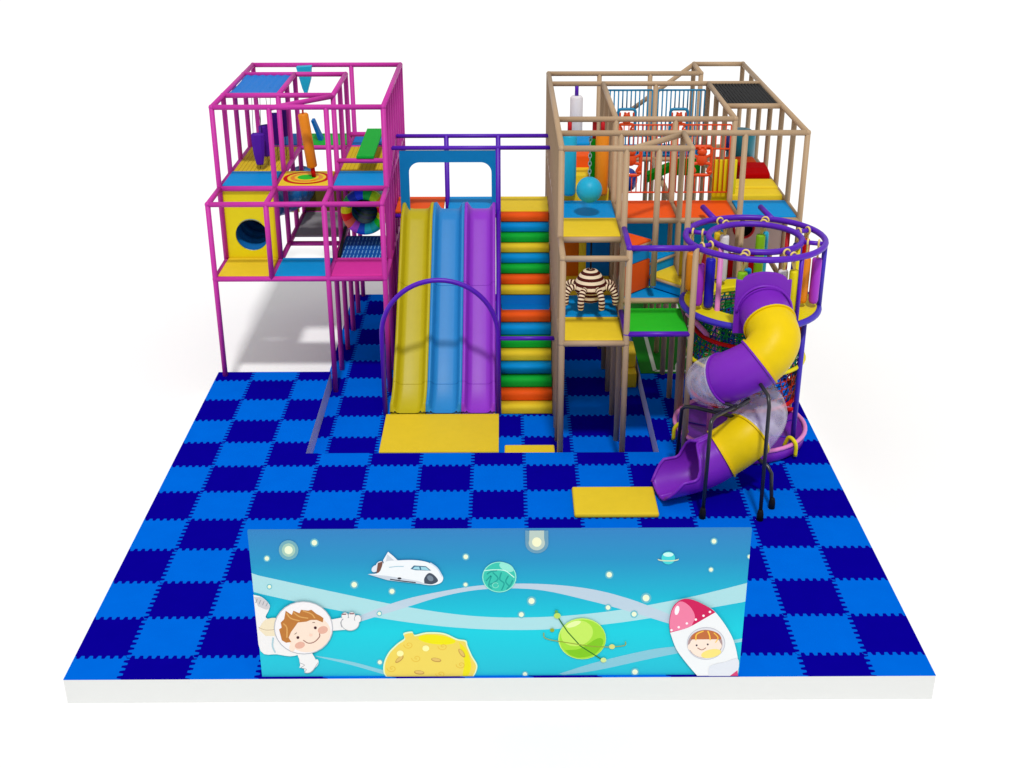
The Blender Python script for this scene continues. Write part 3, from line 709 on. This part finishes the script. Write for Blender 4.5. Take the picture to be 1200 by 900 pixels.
# yellow grab handles around the tub
for a in (192, 312):
    ar = math.radians(a); e = V((math.cos(ar), math.sin(ar), 0)); C = V((RCX - .03, RCY - .1, 0))
    MB().tube(spline([C + e * 1.1 + V((0, 0, .2)), C + e * 1.2 + V((0, 0, .42)), C + e * 1.36 + V((0, 0, .34)), C + e * 1.38 + V((0, 0, .08))], 5), .038, YELP, 8).build('handle', rt)
# hanging bags with cream loops
SPK = [22, 70, 115, 162, 205, 250, 295, 342]
BG = [(162, 1.18, 'orange', BAGO, 3.72, 2.95, 'outer tube bag at the left rear'), (160, .99, 'crimson', BAGR, 3.85, 2.9, 'inner tube bag at the left rear'),
      (203, 1.18, 'violet', MAG, 3.78, 2.95, 'outer tube bag at the left front'), (207, .99, 'navy blue', NVV, 3.88, 2.9, 'inner tube bag at the left front'),
      (115, 1.18, 'pale yellow', YEL, 3.9, 2.95, 'outer tube bag at the rear left'), (115, .98, 'white', WHT, 3.9, 2.95, 'inner tube bag at the rear left'),
      (70, 1.18, 'cyan', CYAN, 3.9, 2.95, 'outer tube bag at the rear right'), (72, .98, 'lime green', LIME, 3.9, 2.95, 'inner tube bag at the rear right'),
      (250, 1.18, 'lime green', LIME, 3.85, 3.0, 'outer tube bag at the front left'), (252, .98, 'light blue', BLU, 3.85, 3.0, 'inner tube bag at the front left'),
      (24, 1.18, 'dark red', RED, 3.95, 2.95, 'outer tube bag at the right rear'), (22, .98, 'navy blue', NVV, 3.9, 2.95, 'inner tube bag at the right rear'),
      (342, 1.18, 'bright violet', MAG, 3.85, 2.95, 'outer tube bag at the right front'), (340, .98, 'deep orange', BAGO, 3.85, 2.95, 'inner tube bag at the right front'),
      (298, 1.18, 'yellow', YELP, 3.85, 2.95, 'outer tube bag at the front right'), (293, .98, 'pale grey', WHT, 3.8, 2.95, 'inner tube bag at the front right')]
for a, rm_, nm, m, zt, zb, wh in BG:
    r = .092
    ar = math.radians(a); e = V((math.cos(ar), math.sin(ar), 0)); x, y = RCX + rm_ * e.x, RCY + rm_ * e.y
    t = thing('punching_bag', (x, y, zb), '%s %s of the round tower' % (nm, wh), 'punching bag', 'tube bags hung around the round tower')
    pr = [(r * .3, 0), (r * .8, .02), (r, .08), (r, zt - zb - .03), (r * .9, zt - zb), (r * .3, zt - zb + .01)]
    mb = MB(); mb.lathe(pr, (x, y, zb), m, 20)
    mb.build('body', t)
    aj = math.radians(min(SPK, key=lambda q: abs(q - a))); ej = V((math.cos(aj), math.sin(aj), 0)); P0 = V((RCX + rm_ * ej.x, RCY + rm_ * ej.y, ZRG)); tn = V((-e.y, e.x, 0)); mb = MB()
    P = [V((x, y, zt - .02))] + [P0 + tn * (.064 * math.cos(q)) + V((0, 0, .064 * math.sin(q))) for q in [PI * (1.3 - 1.6 * w / 10) for w in range(11)]] + [V((x, y, zt - .02))]
    mb.tube(P, .02, STRAP, 8); mb.build('loop', t)

# ------------------------------------------------------------------ TUBE SLIDE
ts = thing('tube_slide', (9.8, 5.2, 0), 'twisting yellow, purple and clear tube slide on black legs', 'tube slide')
CP = [(10.34, 5.98, 3.2), (10.38, 5.6, 3.1), (10.42, 5.22, 2.9), (10.14, 5.02, 2.58), (9.58, 5.08, 2.24), (9.38, 5.5, 1.98), (9.72, 6.0, 1.72), (10.22, 5.95, 1.5), (10.38, 5.45, 1.34), (10.06, 4.98, 1.17), (9.6, 4.88, .84), (9.1, 4.8, .62), (8.4, 4.62, .56)]
sp_ = spline(CP, 10); RT = .455
def frame(i):
    t = (sp_[min(i + 1, len(sp_) - 1)] - sp_[max(i - 1, 0)]).normalized(); up = V((0, 0, 1)); s = t.cross(up).normalized(); return t, s, s.cross(t)
def tsec(i0, i1, m, name='tube_section', lab=None):
    rings = []
    for i in range(i0, i1 + 1):
        t, s, u = frame(i); rings.append([sp_[i] + (s * math.cos(2 * PI * k / 36) + u * math.sin(2 * PI * k / 36)) * RT for k in range(36)])
    mb = MB(); mb.loft(rings, m, cap=(False, False))
    for i in (i0, i1):
        t, s, u = frame(i); dd = .015 if i == i0 else -.015
        fl = []
        for (q, w) in ((RT + .002, dd + .018), (RT + .03, dd + .018), (RT + .03, dd - .018), (RT + .002, dd - .018)):
            fl.append([sp_[i] + t * w + (s * math.cos(2 * PI * k / 36) + u * math.sin(2 * PI * k / 36)) * q for k in range(36)])
        mb.loft(fl, m, cap=(False, False), smooth=False, wrap=True)
    o = mb.build(name, ts)
    if lab: o['label'] = lab
    return o
tsec(0, 11, TUP, lab='purple hood leaving the entrance panel'); tsec(11, 30, TUY, lab='yellow upper elbow of the tube'); tsec(30, 41, TUP, lab='straight purple tube section')
tsec(41, 63, CLEAR, lab='clear left bend of the tube'); tsec(63, 90, CLEAR, lab='clear right bend of the tube'); tsec(90, 101, TUY, lab='yellow lower tube section')
# scoop
rings = []; rings2 = []
N0, N1 = 101, len(sp_) - 1
for i in range(N0, N1 + 1):
    q = (i - N0) / (N1 - N0); w = max(0, min(1, (q - .32) / .3)); w = w * w * (3 - 2 * w); op = math.radians(4 + 88 * w)
    t, s, u = frame(i); r = RT * (1 + .1 * q)
    if q > .8: op = math.radians(92 + 45 * (q - .8) / .2)
    A = [PI / 2 + op + (2 * PI - 2 * op) * k / 30 for k in range(31)]
    o1 = [sp_[i] + (s * math.cos(a) + u * math.sin(a)) * r for a in A]; o2 = [sp_[i] + (s * math.cos(a) + u * math.sin(a)) * (r - .025) for a in A]
    rings.append(o1 + o2[::-1])
mb = MB(); mb.loft(rings, TUP, cap=(True, True)); sc_ = mb.build('exit_scoop', ts)
for sd in (0, 30):
    P = [V((r[sd] + r[61 - sd]) / 2) for r in rings]; MB().tube(P, .03, TUP, 8).build('scoop_lip', sc_)
MB().tube([(sum((V(p) for p in r[12:19]), V((0, 0, 0))) / 7) for r in rings[4:22]], .045, TUP, 8).build('keel', sc_)
# entrance panel
px0, px1, pz0, pz1 = 9.8, 10.8, ZPL - .06, 3.8
poly = [(px0, pz0), (px1, pz0), (px1, pz1)] + [(10.32 + .4 * math.cos(a), pz1 - .02 + .16 * math.sin(a)) for a in [PI * k / 14 for k in range(0, 15)]] + [(px0, pz1)]
pn = MB().prism(poly, 1, 5.9, 5.97, TUP).build('entrance_panel', ts, bevel=.015)
MB().tube([(10.34 + .5 * math.cos(a), 5.9, 3.18 + .5 * math.sin(a)) for a in [PI * k / 24 for k in range(25)]], .028, TUP, 10).build('hood_moulding', pn)
# legs
def leg(P, foot=True):
    mb = MB(); mb.tube(P, .036, BLACK, 12); o = mb.build('leg', ts)
    if foot: f = P[0]; MB().lathe([(.06, 0), (.06, .12), (.045, .2), (.04, .21)], (f[0], f[1], 0.0), DARK, 14).build('foot', o)
leg([(9.14, 3.98, 0), (9.2, 4.15, 1.75), (9.22, 4.2, 1.82), (9.3, 4.3, 1.86), (9.75, 4.75, 1.85)])
leg([(10.15, 3.9, 0), (10.2, 4.2, 2.1), (10.19, 4.3, 2.25), (10.1, 4.6, 2.34), (10.02, 4.85, 2.25)])
leg([(10.44, 4.32, 0), (10.42, 4.5, .62), (10.36, 4.55, .72), (10.2, 4.75, .8), (10.0, 4.95, .78)])
leg([(8.88, 5.75, 0), (8.9, 5.55, 1.4), (8.95, 5.45, 1.5), (9.1, 5.35, 1.53), (9.8, 5.0, 1.5)])
MB().tube([(9.5, 4.78, 1.9), (9.75, 4.72, 1.83), (9.98, 4.82, 1.95)], .034, BLACK, 10).build('bracket', ts)
MB().tube([(9.35, 4.85, 1.72), (9.7, 4.8, 1.74), (10.0, 5.0, 1.8)], .034, BLACK, 10).build('bracket', ts)
MB().tube(spline([(10.22, 5.3, 2.2), (10.5, 5.3, 2.15), (10.75, 5.6, 2.2)], 5), .04, YELP, 10).build('grab_bar', ts)

# ------------------------------------------------------------------ MURAL
mu = thing('mural_panel', (5.55, -.45, 0), 'large space mural panel with rocket, planets and astronaut standing at the front edge', 'mural')
def sky_art():
    m = bpy.data.materials.new('mural_print'); m.use_nodes = True; nt = m.node_tree; b = nt.nodes['Principled BSDF']; L = nt.links.new
    b.inputs['Roughness'].default_value = .5; b.inputs['Specular IOR Level'].default_value = .1
    tc = nt.nodes.new('ShaderNodeTexCoord'); s = nt.nodes.new('ShaderNodeSeparateXYZ'); L(tc.outputs['Object'], s.inputs[0])
    mr = nt.nodes.new('ShaderNodeMapRange'); mr.inputs['From Max'].default_value = 2.46; L(s.outputs['Z'], mr.inputs['Value'])
    cr = nt.nodes.new('ShaderNodeValToRGB'); L(mr.outputs['Result'], cr.inputs['Fac']); k = AK
    E = cr.color_ramp.elements; E[0].position = 0; E[0].color = rgb(42, 196, 220, k); E[1].position = 1; E[1].color = rgb(54, 134, 198, k * .96)
    for p, c in ((.32, (30, 214, 232)), (.55, (30, 188, 218)), (.8, (42, 152, 204))):
        e = E.new(p); e.color = rgb(*c, k)
    L(cr.outputs['Color'], b.inputs['Base Color']); return m
AK = 1.16
AM = {}
def am(r, g, b, a=1.0):
    key = (r, g, b, a)
    if key not in AM:
        m = bpy.data.materials.new('print_%d_%d_%d' % (r, g, b)); m.use_nodes = True; bs = m.node_tree.nodes['Principled BSDF']
        bs.inputs['Base Color'].default_value = rgb(r, g, b, 1.08); bs.inputs['Roughness'].default_value = .5; bs.inputs['Specular IOR Level'].default_value = .1; bs.inputs['Alpha'].default_value = a
        AM[key] = m
    return AM[key]
X0, X1, ZM = 2.08, 9.03, 2.46
YM = -.48
MB().box((X0, YM, 0.001), (X1, YM + .05, ZM), sky_art()).build('panel', mu)
def A2(u, v):                                               # artwork layout units -> metres on the panel face
    f = (v - 621.5) / 171.5; s = .01180 + (.01243 - .01180) * f
    z = ZM * (1 - f) * (1 + .035 * f)
    return min(max(5.555 + (u - 586.5) * s, X0), X1), min(max(z, .002), ZM)
LY = [0]
def art(mb, pts, col, a=1.0, lay=None):
    """flat printed shape; every call lies a hair in front of the last"""
    if lay is None: LY[0] += 1; lay = LY[0]
    y = YM - .0008 - .0002 * lay
    P = []
    for p in pts:
        q = A2(*p)
        if not P or (abs(q[0] - P[-1][0]) + abs(q[1] - P[-1][1])) > 1e-4: P.append(q)
    idx = mb.ring([(p[0], y, p[1]) for p in P]); mb.face(idx, am(*col, a))
def ell(cx, cy, rx, ry, rot=0, n=28, a0=0, a1=360):
    r = math.radians(rot); out = []
    for k in range(n + (1 if a1 - a0 < 360 else 0)):
        t = math.radians(a0 + (a1 - a0) * k / n); x, y = rx * math.cos(t), ry * math.sin(t)
        out.append((cx + x * math.cos(r) - y * math.sin(r), cy + x * math.sin(r) + y * math.cos(r)))
    return out
def stroke(mb, pts, w, col, a=1.0, close=False):
    LY[0] += 1; y = YM - .0008 - .0002 * LY[0]; Q = [V(A2(*p)) for p in pts]; n = len(Q); w = w * .0122 / 2; L_ = []; R_ = []
    for i in range(n):
        t = (Q[min(i + 1, n - 1)] - Q[max(i - 1, 0)]); t = t.normalized() if t.length > 1e-6 else V((1, 0)); nn = V((-t.y, t.x)) * w
        L_.append(Q[i] + nn); R_.append(Q[i] - nn)
    for i in range(n - 1):
        c = mb.ring([(p.x, y, min(max(p.y, .002), ZM)) for p in (R_[i], R_[i + 1], L_[i + 1], L_[i])]); mb.face(c, am(*col, a))
def sp2(pts, n=6): return [(p.x, p.y) for p in spline([(a, b, 0) for a, b in pts], n)]
def band(_, top, bot, col, a):
    mb = MB(); LY[0] += 1; y = YM - .0008 - .0002 * LY[0]; T, B = sp2(top, 8), sp2(bot, 8)
    for i in range(len(T) - 1):
        P = [A2(*q) for q in (B[i], B[i + 1], T[i + 1], T[i])]; c = mb.ring([(p[0], y, p[1]) for p in P]); mb.face(c, am(*col, a))
    mb.build('ribbon', mu)
band(mb, [(292, 670), (390, 692), (480, 711), (560, 722), (640, 723), (720, 716), (800, 702), (840, 693), (880, 683)], [(296, 692), (390, 713), (480, 729), (560, 737), (640, 738), (720, 731), (800, 719), (840, 712), (880, 705)], (186, 236, 242), .85)
band(mb, [(418, 722), (470, 703), (520, 692), (570, 685), (630, 684), (690, 690), (740, 703), (788, 722)], [(418, 729), (470, 713), (520, 698), (570, 690), (630, 691), (690, 704), (740, 718), (788, 733)], (208, 226, 242), .8)
band(mb, [(370, 768), (410, 775), (450, 786)], [(370, 769), (410, 779), (450, 791)], (150, 220, 236), .8)
band(mb, [(655, 791), (700, 777), (760, 763), (800, 758)], [(660, 792.5), (700, 787), (760, 774), (800, 766)], (150, 214, 232), .8)
band(mb, [(858, 752), (868, 750), (878, 749)], [(858, 756), (868, 754), (878, 753)], (170, 230, 240), .8)
def star(u, v, r, big=False):
    mb = MB()
    if big: art(mb, ell(u, v, r * 1.9, r * 1.9), (130, 190, 200), .8); art(mb, ell(u, v, r * 1.3, r * 1.3), (176, 214, 196), .9)
    else: art(mb, ell(u, v, r * 1.25, r * 1.25, n=16), (120, 208, 224), .7)
    art(mb, ell(u, v, r * .8, r * .8, n=16), (238, 246, 214)); mb.build('star', mu)
for u, v, r in ((370, 635, 4), (314.5, 653, 3.2), (317, 686, 2.6), (416, 684, 4), (460, 692, 3.6), (546.5, 652, 3.4), (546, 684.5, 2.8), (445, 718, 2.6), (445, 776, 3), (623, 704, 4.5), (611, 720, 3.5), (714, 673.5, 4), (712.5, 712, 3.3), (757, 701, 5), (743, 720, 3.6), (836.5, 635, 3.4), (833, 668, 2.8), (878, 653, 2.6), (744, 789, 4), (615, 791, 3)): star(u, v, r)
star(340, 643, 6, True)
mb = MB(); art(mb, [(616, 621.6), (643, 621.6), (643, 634)] + ell(629.5, 636, 13.5, 12, a0=0, a1=180) + [(616, 634)], (120, 170, 196), .8)
art(mb, [(621, 621.6), (638, 621.6), (638, 630)] + ell(629.5, 636, 9.5, 8.5, a0=-20, a1=200), (186, 204, 196)); art(mb, ell(629.5, 635, 5.5, 5.5), (244, 244, 206)); mb.build('glowing_lamp', mu)
# teal planet
mb = MB(); art(mb, ell(585.5, 675.5, 20, 18), (150, 236, 214)); art(mb, ell(585.5, 675.5, 18.8, 17), (60, 198, 178))
art(mb, ell(594, 664, 9, 4.5, 25), (150, 232, 214)); stroke(mb, sp2([(568, 668), (578, 667), (592, 668), (603, 676)]), 1.2, (200, 250, 236))
for P in ([(570, 680), (576, 674), (573, 685), (577, 689)], [(578, 670), (584, 677), (579, 682), (574, 684)], [(588, 670), (586, 678), (591, 683), (588, 691)], [(596, 674), (593, 681), (598, 687)], [(601, 679), (599, 684), (594, 690)], [(571, 672), (576, 669), (583, 668)]): stroke(mb, sp2(P), 1.5, (34, 160, 152))
stroke(mb, ell(581, 685, 3.5, 3, n=14), 1, (130, 226, 204)); mb.build('teal_planet', mu)
# small ringed planet
mb = MB(); art(mb, ell(783, 654, 8, 7.5), (70, 214, 218)); art(mb, ell(783, 650, 6, 2.5), (200, 246, 240)); stroke(mb, ell(783, 655.5, 11.5, 1.8, n=24, a0=-10, a1=190), 1.6, (210, 224, 190)); mb.build('ringed_planet', mu)
# yellow moon
mb = MB()
body = sp2([(452, 793), (449, 787), (450, 775), (456, 763), (466, 753), (474, 747), (473, 741), (483, 739), (486, 743), (500, 740), (520, 741), (536, 748), (546, 750), (548, 756), (553, 768), (559, 779), (558, 787), (555, 793)], 4)
art(mb, body, (226, 246, 200)); art(mb, [(504 + (x - 504) * .97, 793 + (y - 793) * .965) for x, y in body], (240, 214, 96))
art(mb, ell(512, 749, 22, 5.5, 6), (240, 230, 20)); art(mb, sp2([(538, 752), (547, 762), (552, 780), (548, 792), (542, 792), (544, 776), (540, 762)], 4), (238, 226, 30))
for u, v in ((479, 755), (519, 757), (488, 771), (540, 779), (459, 783), (516, 790)):
    stroke(mb, [(u + r_ * math.cos(r_ * 1.6), v + r_ * .8 * math.sin(r_ * 1.6)) for r_ in [k * .35 for k in range(18)]], .9, (234, 192, 66))
for u, v, r_ in ((511, 773, 10), (491, 788, 6), (541, 765, 55), (468, 772, -40)): art(mb, ell(u, v, 6, 2.4, r_), (196, 150, 76)); art(mb, ell(u, v - .4, 5, 1.7, r_), (228, 192, 104))
for u, v in ((469, 765), (499, 759)): art(mb, ell(u, v, 4, 3.6), (252, 246, 170))
mb.build('yellow_moon', mu)
# lime planet with orbit rings
mb = MB(); art(mb, ell(682, 748.5, 28, 24.5), (200, 240, 110)); art(mb, ell(682.5, 749, 27, 23.5), (164, 222, 62)); art(mb, ell(676, 742, 19, 15, -15), (198, 236, 100))
art(mb, sp2([(662, 762), (680, 760), (700, 748), (707, 752), (698, 766), (680, 771), (668, 768)], 4), (130, 200, 36)); art(mb, ell(672, 731, 9, 3, -20), (232, 250, 170))
stroke(mb, [(652, 720), (665, 740), (680, 757), (706, 774)], 1.4, (50, 120, 40)); stroke(mb, sp2([(637, 741), (640, 748), (665, 753), (700, 758), (730, 757), (733, 752)]), 1.2, (150, 160, 60))
for u, v, r_, c in ((653, 721, 4, (190, 220, 100)), (707, 774, 3.4, (210, 230, 150)), (717, 758, 3.4, (220, 220, 130)), (647, 738, 2.6, (150, 170, 50)), (652, 716, 2, (90, 170, 90))): art(mb, ell(u, v, r_, r_ * .85), c)
mb.build('lime_planet', mu)
# shuttle
mb = MB()
art(mb, [(452, 661), (450, 655), (456, 645), (462, 650), (468, 656), (466, 664)], (236, 240, 246)); art(mb, [(453, 658), (455, 648), (464, 656)], (206, 212, 222))
for u, v in ((446, 660), (441, 664.5), (447, 666)): art(mb, ell(u, v, 5, 3.5, -40), (226, 230, 240))
art(mb, [(444, 658), (450, 656), (447, 670), (442, 670)], (120, 80, 70))
art(mb, sp2([(432, 671), (445, 669), (452, 657), (468, 655), (490, 655), (506, 659), (516, 668), (520, 676), (516, 682), (503, 684), (480, 680), (455, 677), (432, 671)], 4)[:-1], (240, 244, 248))
art(mb, [(432, 671), (455, 673), (490, 679), (503, 683.5), (480, 681), (455, 678)], (204, 212, 224)); stroke(mb, [(458, 677), (475, 679.5), (488, 681)], 1.5, (70, 70, 80)); art(mb, ell(469, 676, 2.4, 1.2), (50, 50, 60))
art(mb, sp2([(498, 682), (498, 676), (503, 670), (509, 672), (514, 679), (507, 683), (498, 682)], 4)[:-1], (70, 80, 96)); art(mb, ell(505, 676, 4, 3, 40), (120, 134, 150))
art(mb, [(482, 665), (486, 661), (500, 662), (506, 667), (488, 666.5)], (60, 110, 140)); art(mb, [(484.5, 665), (487, 662.4), (492, 662.4), (493, 666)], (160, 214, 230)); art(mb, [(494.5, 666), (494, 662.6), (500, 663), (504, 666.6)], (160, 214, 230))
stroke(mb, sp2([(505, 658), (513, 664), (519, 674)]), 1.6, (200, 220, 240)); stroke(mb, [(457, 663), (466, 662), (474, 662)], .8, (150, 200, 220)); mb.build('space_shuttle', mu)
# astronaut child
mb = MB(); OUT = (170, 170, 176); SU = (240, 238, 238)
art(mb, sp2([(296, 694), (308, 697), (317, 706), (316, 713), (313, 722), (330, 725), (345, 735), (362, 757), (345, 767), (325, 765), (306, 761), (298, 720)], 4), SU)
art(mb, sp2([(299, 697), (309, 698), (317, 707), (314, 712), (304, 708)], 4), (206, 204, 208))
for k in range(4): stroke(mb, [(301 + 4 * k, 704 + 1.3 * k), (303 + 4 * k, 699 + 1.5 * k)], .9, (160, 160, 168))
art(mb, sp2([(304, 735), (312, 724), (326, 722), (334, 730), (330, 742), (312, 743)], 4), (240, 226, 196)); stroke(mb, sp2([(304, 733), (313, 736), (326, 735)]), .8, (196, 176, 150)); stroke(mb, sp2([(321, 745), (320, 755), (323, 763)]), 2, (176, 206, 216))
art(mb, [(348, 763), (364, 760), (370, 771), (372, 779), (360, 786), (352, 778), (351, 771)], SU)
art(mb, sp2([(352, 778), (358, 773), (366, 774), (372, 771), (373, 777), (364, 786), (358, 787), (356, 782), (351, 781)], 4), SU); stroke(mb, sp2([(351, 775), (357, 778), (353, 781), (359, 783), (357, 787), (365, 786), (373, 775)]), .8, OUT)
art(mb, [(388, 724), (404, 721), (406, 736), (390, 737)], SU)
art(mb, ell(411, 728, 10.5, 9), SU); stroke(mb, ell(411, 728, 10.5, 9, n=26), .8, OUT)
for u, v in ((405, 720), (413, 719.5), (420, 723)): art(mb, ell(u, v, 4, 4.5), SU); stroke(mb, ell(u, v, 4, 4.5, n=14, a0=150, a1=390), .8, OUT)
stroke(mb, sp2([(401, 733), (400, 727), (403, 723)]), .8, OUT)
for u, v in ((404, 717.5), (413, 717)): stroke(mb, [(u - 2.5, v), (u + 2.5, v)], 1.5, (130, 60, 70))
art(mb, ell(356.5, 733.5, 34.5, 31.5), (186, 188, 196)); art(mb, ell(356.5, 733.5, 33.4, 30.5), (244, 240, 242))
art(mb, ell(363, 741, 25.5, 21, -18), (248, 226, 208)); art(mb, ell(343, 757, 3.5, 4.5), (248, 226, 208)); art(mb, ell(352, 754, 6, 4, -15), (246, 190, 170), .8); art(mb, ell(379, 736, 6, 4.5, -15), (246, 190, 170), .8)
hair = [(331, 748), (328, 735), (331, 733), (330, 727), (334, 723), (336, 713), (343, 718), (345, 713), (352, 716), (354, 712), (362, 713), (366, 712), (372, 717), (376, 719), (380, 722), (379, 727), (372, 724), (365, 724), (360, 726), (350, 727), (345, 734), (342, 738), (339, 745), (342, 750), (336, 751)]
art(mb, hair, (190, 122, 58)); 
for P in ([(337, 716), (342, 722), (352, 725)], [(345, 715), (352, 720), (362, 722)], [(333, 728), (337, 733), (337, 745)], [(356, 713), (366, 717), (370, 722)]): stroke(mb, sp2(P), 1.6, (222, 166, 96))
art(mb, ell(349.8, 744.8, 1.7, 1.7), (70, 30, 40)); art(mb, ell(370.3, 733.3, 1.7, 1.7), (70, 30, 40)); stroke(mb, [(346, 741), (348.5, 739)], .8, (130, 90, 70)); stroke(mb, [(367, 727), (370, 727)], .8, (130, 90, 70))
stroke(mb, sp2([(356, 748), (362, 751.5), (369, 750), (375, 744), (375, 740)]), 1, (150, 90, 80)); art(mb, ell(365, 742, 2, 1.5), (250, 212, 192)); mb.build('astronaut', mu)
# rocket
mb = MB()
art(mb, sp2([(785, 741), (784, 728), (787, 713), (793, 705), (802, 701), (814, 703), (830, 711), (838, 717), (850, 733), (859, 750), (864, 770), (865, 785), (864, 793)], 4) + sp2([(817, 793), (803, 776), (792, 760), (785, 741)], 4)[:-1], (240, 242, 244))
art(mb, sp2([(785, 741), (784, 728), (787, 713), (793, 705), (802, 701), (814, 703), (830, 711), (838, 717)], 4) + sp2([(826, 724), (806, 735), (785, 741)], 4)[1:-1], (208, 34, 92))
art(mb, sp2([(785.5, 740), (784.5, 728), (788, 713), (797, 704), (808, 710), (814, 722), (810, 733)], 4) + [(800, 737)], (240, 130, 166))
art(mb, ell(793, 714.5, 2.6, 5.5, 12), (255, 246, 250))
for u, v in ((786.5, 738), (795, 734.5), (804.5, 730), (815, 725.5), (824, 721), (831.5, 716.5)): art(mb, ell(u, v, 1.5, 1.4, n=12), (255, 240, 246))
art(mb, ell(827, 754, 22.5, 19.5), (196, 198, 208)); art(mb, ell(827, 754, 21.6, 18.6), (226, 226, 232)); art(mb, ell(826, 754.5, 20.3, 17), (176, 150, 150)); 
art(mb, ell(826, 757, 18.5, 14), (250, 230, 214)); art(mb, ell(833, 766, 12, 5, -12), (248, 228, 130)); art(mb, ell(827, 749, 18, 11, 0, a0=180, a1=360), (196, 112, 66)); art(mb, ell(809, 758, 3.5, 4), (250, 230, 214)); art(mb, ell(842, 757, 3.5, 4), (250, 230, 214))
stroke(mb, sp2([(815, 750), (816, 743), (824, 739)]), 1.6, (250, 200, 80)); stroke(mb, sp2([(829, 739), (831, 744), (832, 750)]), 1.6, (250, 200, 80)); stroke(mb, sp2([(836, 741), (841, 747), (838, 753)]), 1.2, (250, 200, 80))
art(mb, ell(816, 756, 1.1, 1.1, n=10), (60, 40, 60)); art(mb, ell(829, 755, 1.1, 1.1, n=10), (60, 40, 60)); stroke(mb, sp2([(817, 759), (822, 761.5), (827, 759)]), .9, (160, 90, 70))
art(mb, sp2([(830, 793), (832, 781), (850, 776), (864, 772), (865, 785), (858, 793)], 4), (226, 230, 238)); art(mb, [(855, 793), (864, 786), (864.5, 793)], (214, 70, 120)); mb.build('rocket', mu)

# ------------------------------------------------------------------ light, world, camera
w = bpy.data.worlds.new('World'); SC.world = w; w.use_nodes = True
bg = w.node_tree.nodes['Background']; bg.inputs['Color'].default_value = (1, 1, 1, 1); bg.inputs['Strength'].default_value = .60
sun = bpy.data.lights.new('key_light', 'SUN'); sun.energy = 1.95; sun.angle = math.radians(5); sun.color = (1, .99, .97)
so = bpy.data.objects.new('key_light', sun); COL.objects.link(so)
dirv = V((-.03, .63, -1)).normalized(); so.rotation_euler = dirv.to_track_quat('-Z', 'Y').to_euler(); so.location = (7, -10, 20)
cam = bpy.data.cameras.new('camera'); co = bpy.data.objects.new('camera', cam); COL.objects.link(co)
p, yw, ro = 0.4277727517326068, -0.0060287200435122975, -0.0010909816868059784
cp, sp2_ = math.cos(p), math.sin(p)
f = V((0, cp, -sp2_)); up = V((0, sp2_, cp)); rt3 = V((1, 0, 0)); Rz = Matrix.Rotation(yw, 3, 'Z'); f, up, rt3 = Rz @ f, Rz @ up, Rz @ rt3
r2 = rt3 * math.cos(ro) + up * math.sin(ro); u2 = -rt3 * math.sin(ro) + up * math.cos(ro)
mw = Matrix((r2, u2, -f)).transposed().to_4x4(); mw.translation = V((5.633786, -15.422872, 11.484915)); co.matrix_world = mw
cam.sensor_fit = 'HORIZONTAL'; cam.sensor_width = 36; cam.lens = 1475.437 / 1200 * 36; cam.clip_end = 600; cam.clip_start = .5
SC.camera = co
for o in COL.objects:
    if '_o' in o.keys(): del o['_o']
SC.view_settings.view_transform = 'Standard'; SC.view_settings.look = 'None'; SC.view_settings.exposure = 0
SC.cycles.max_bounces = 6; SC.cycles.transparent_max_bounces = 16
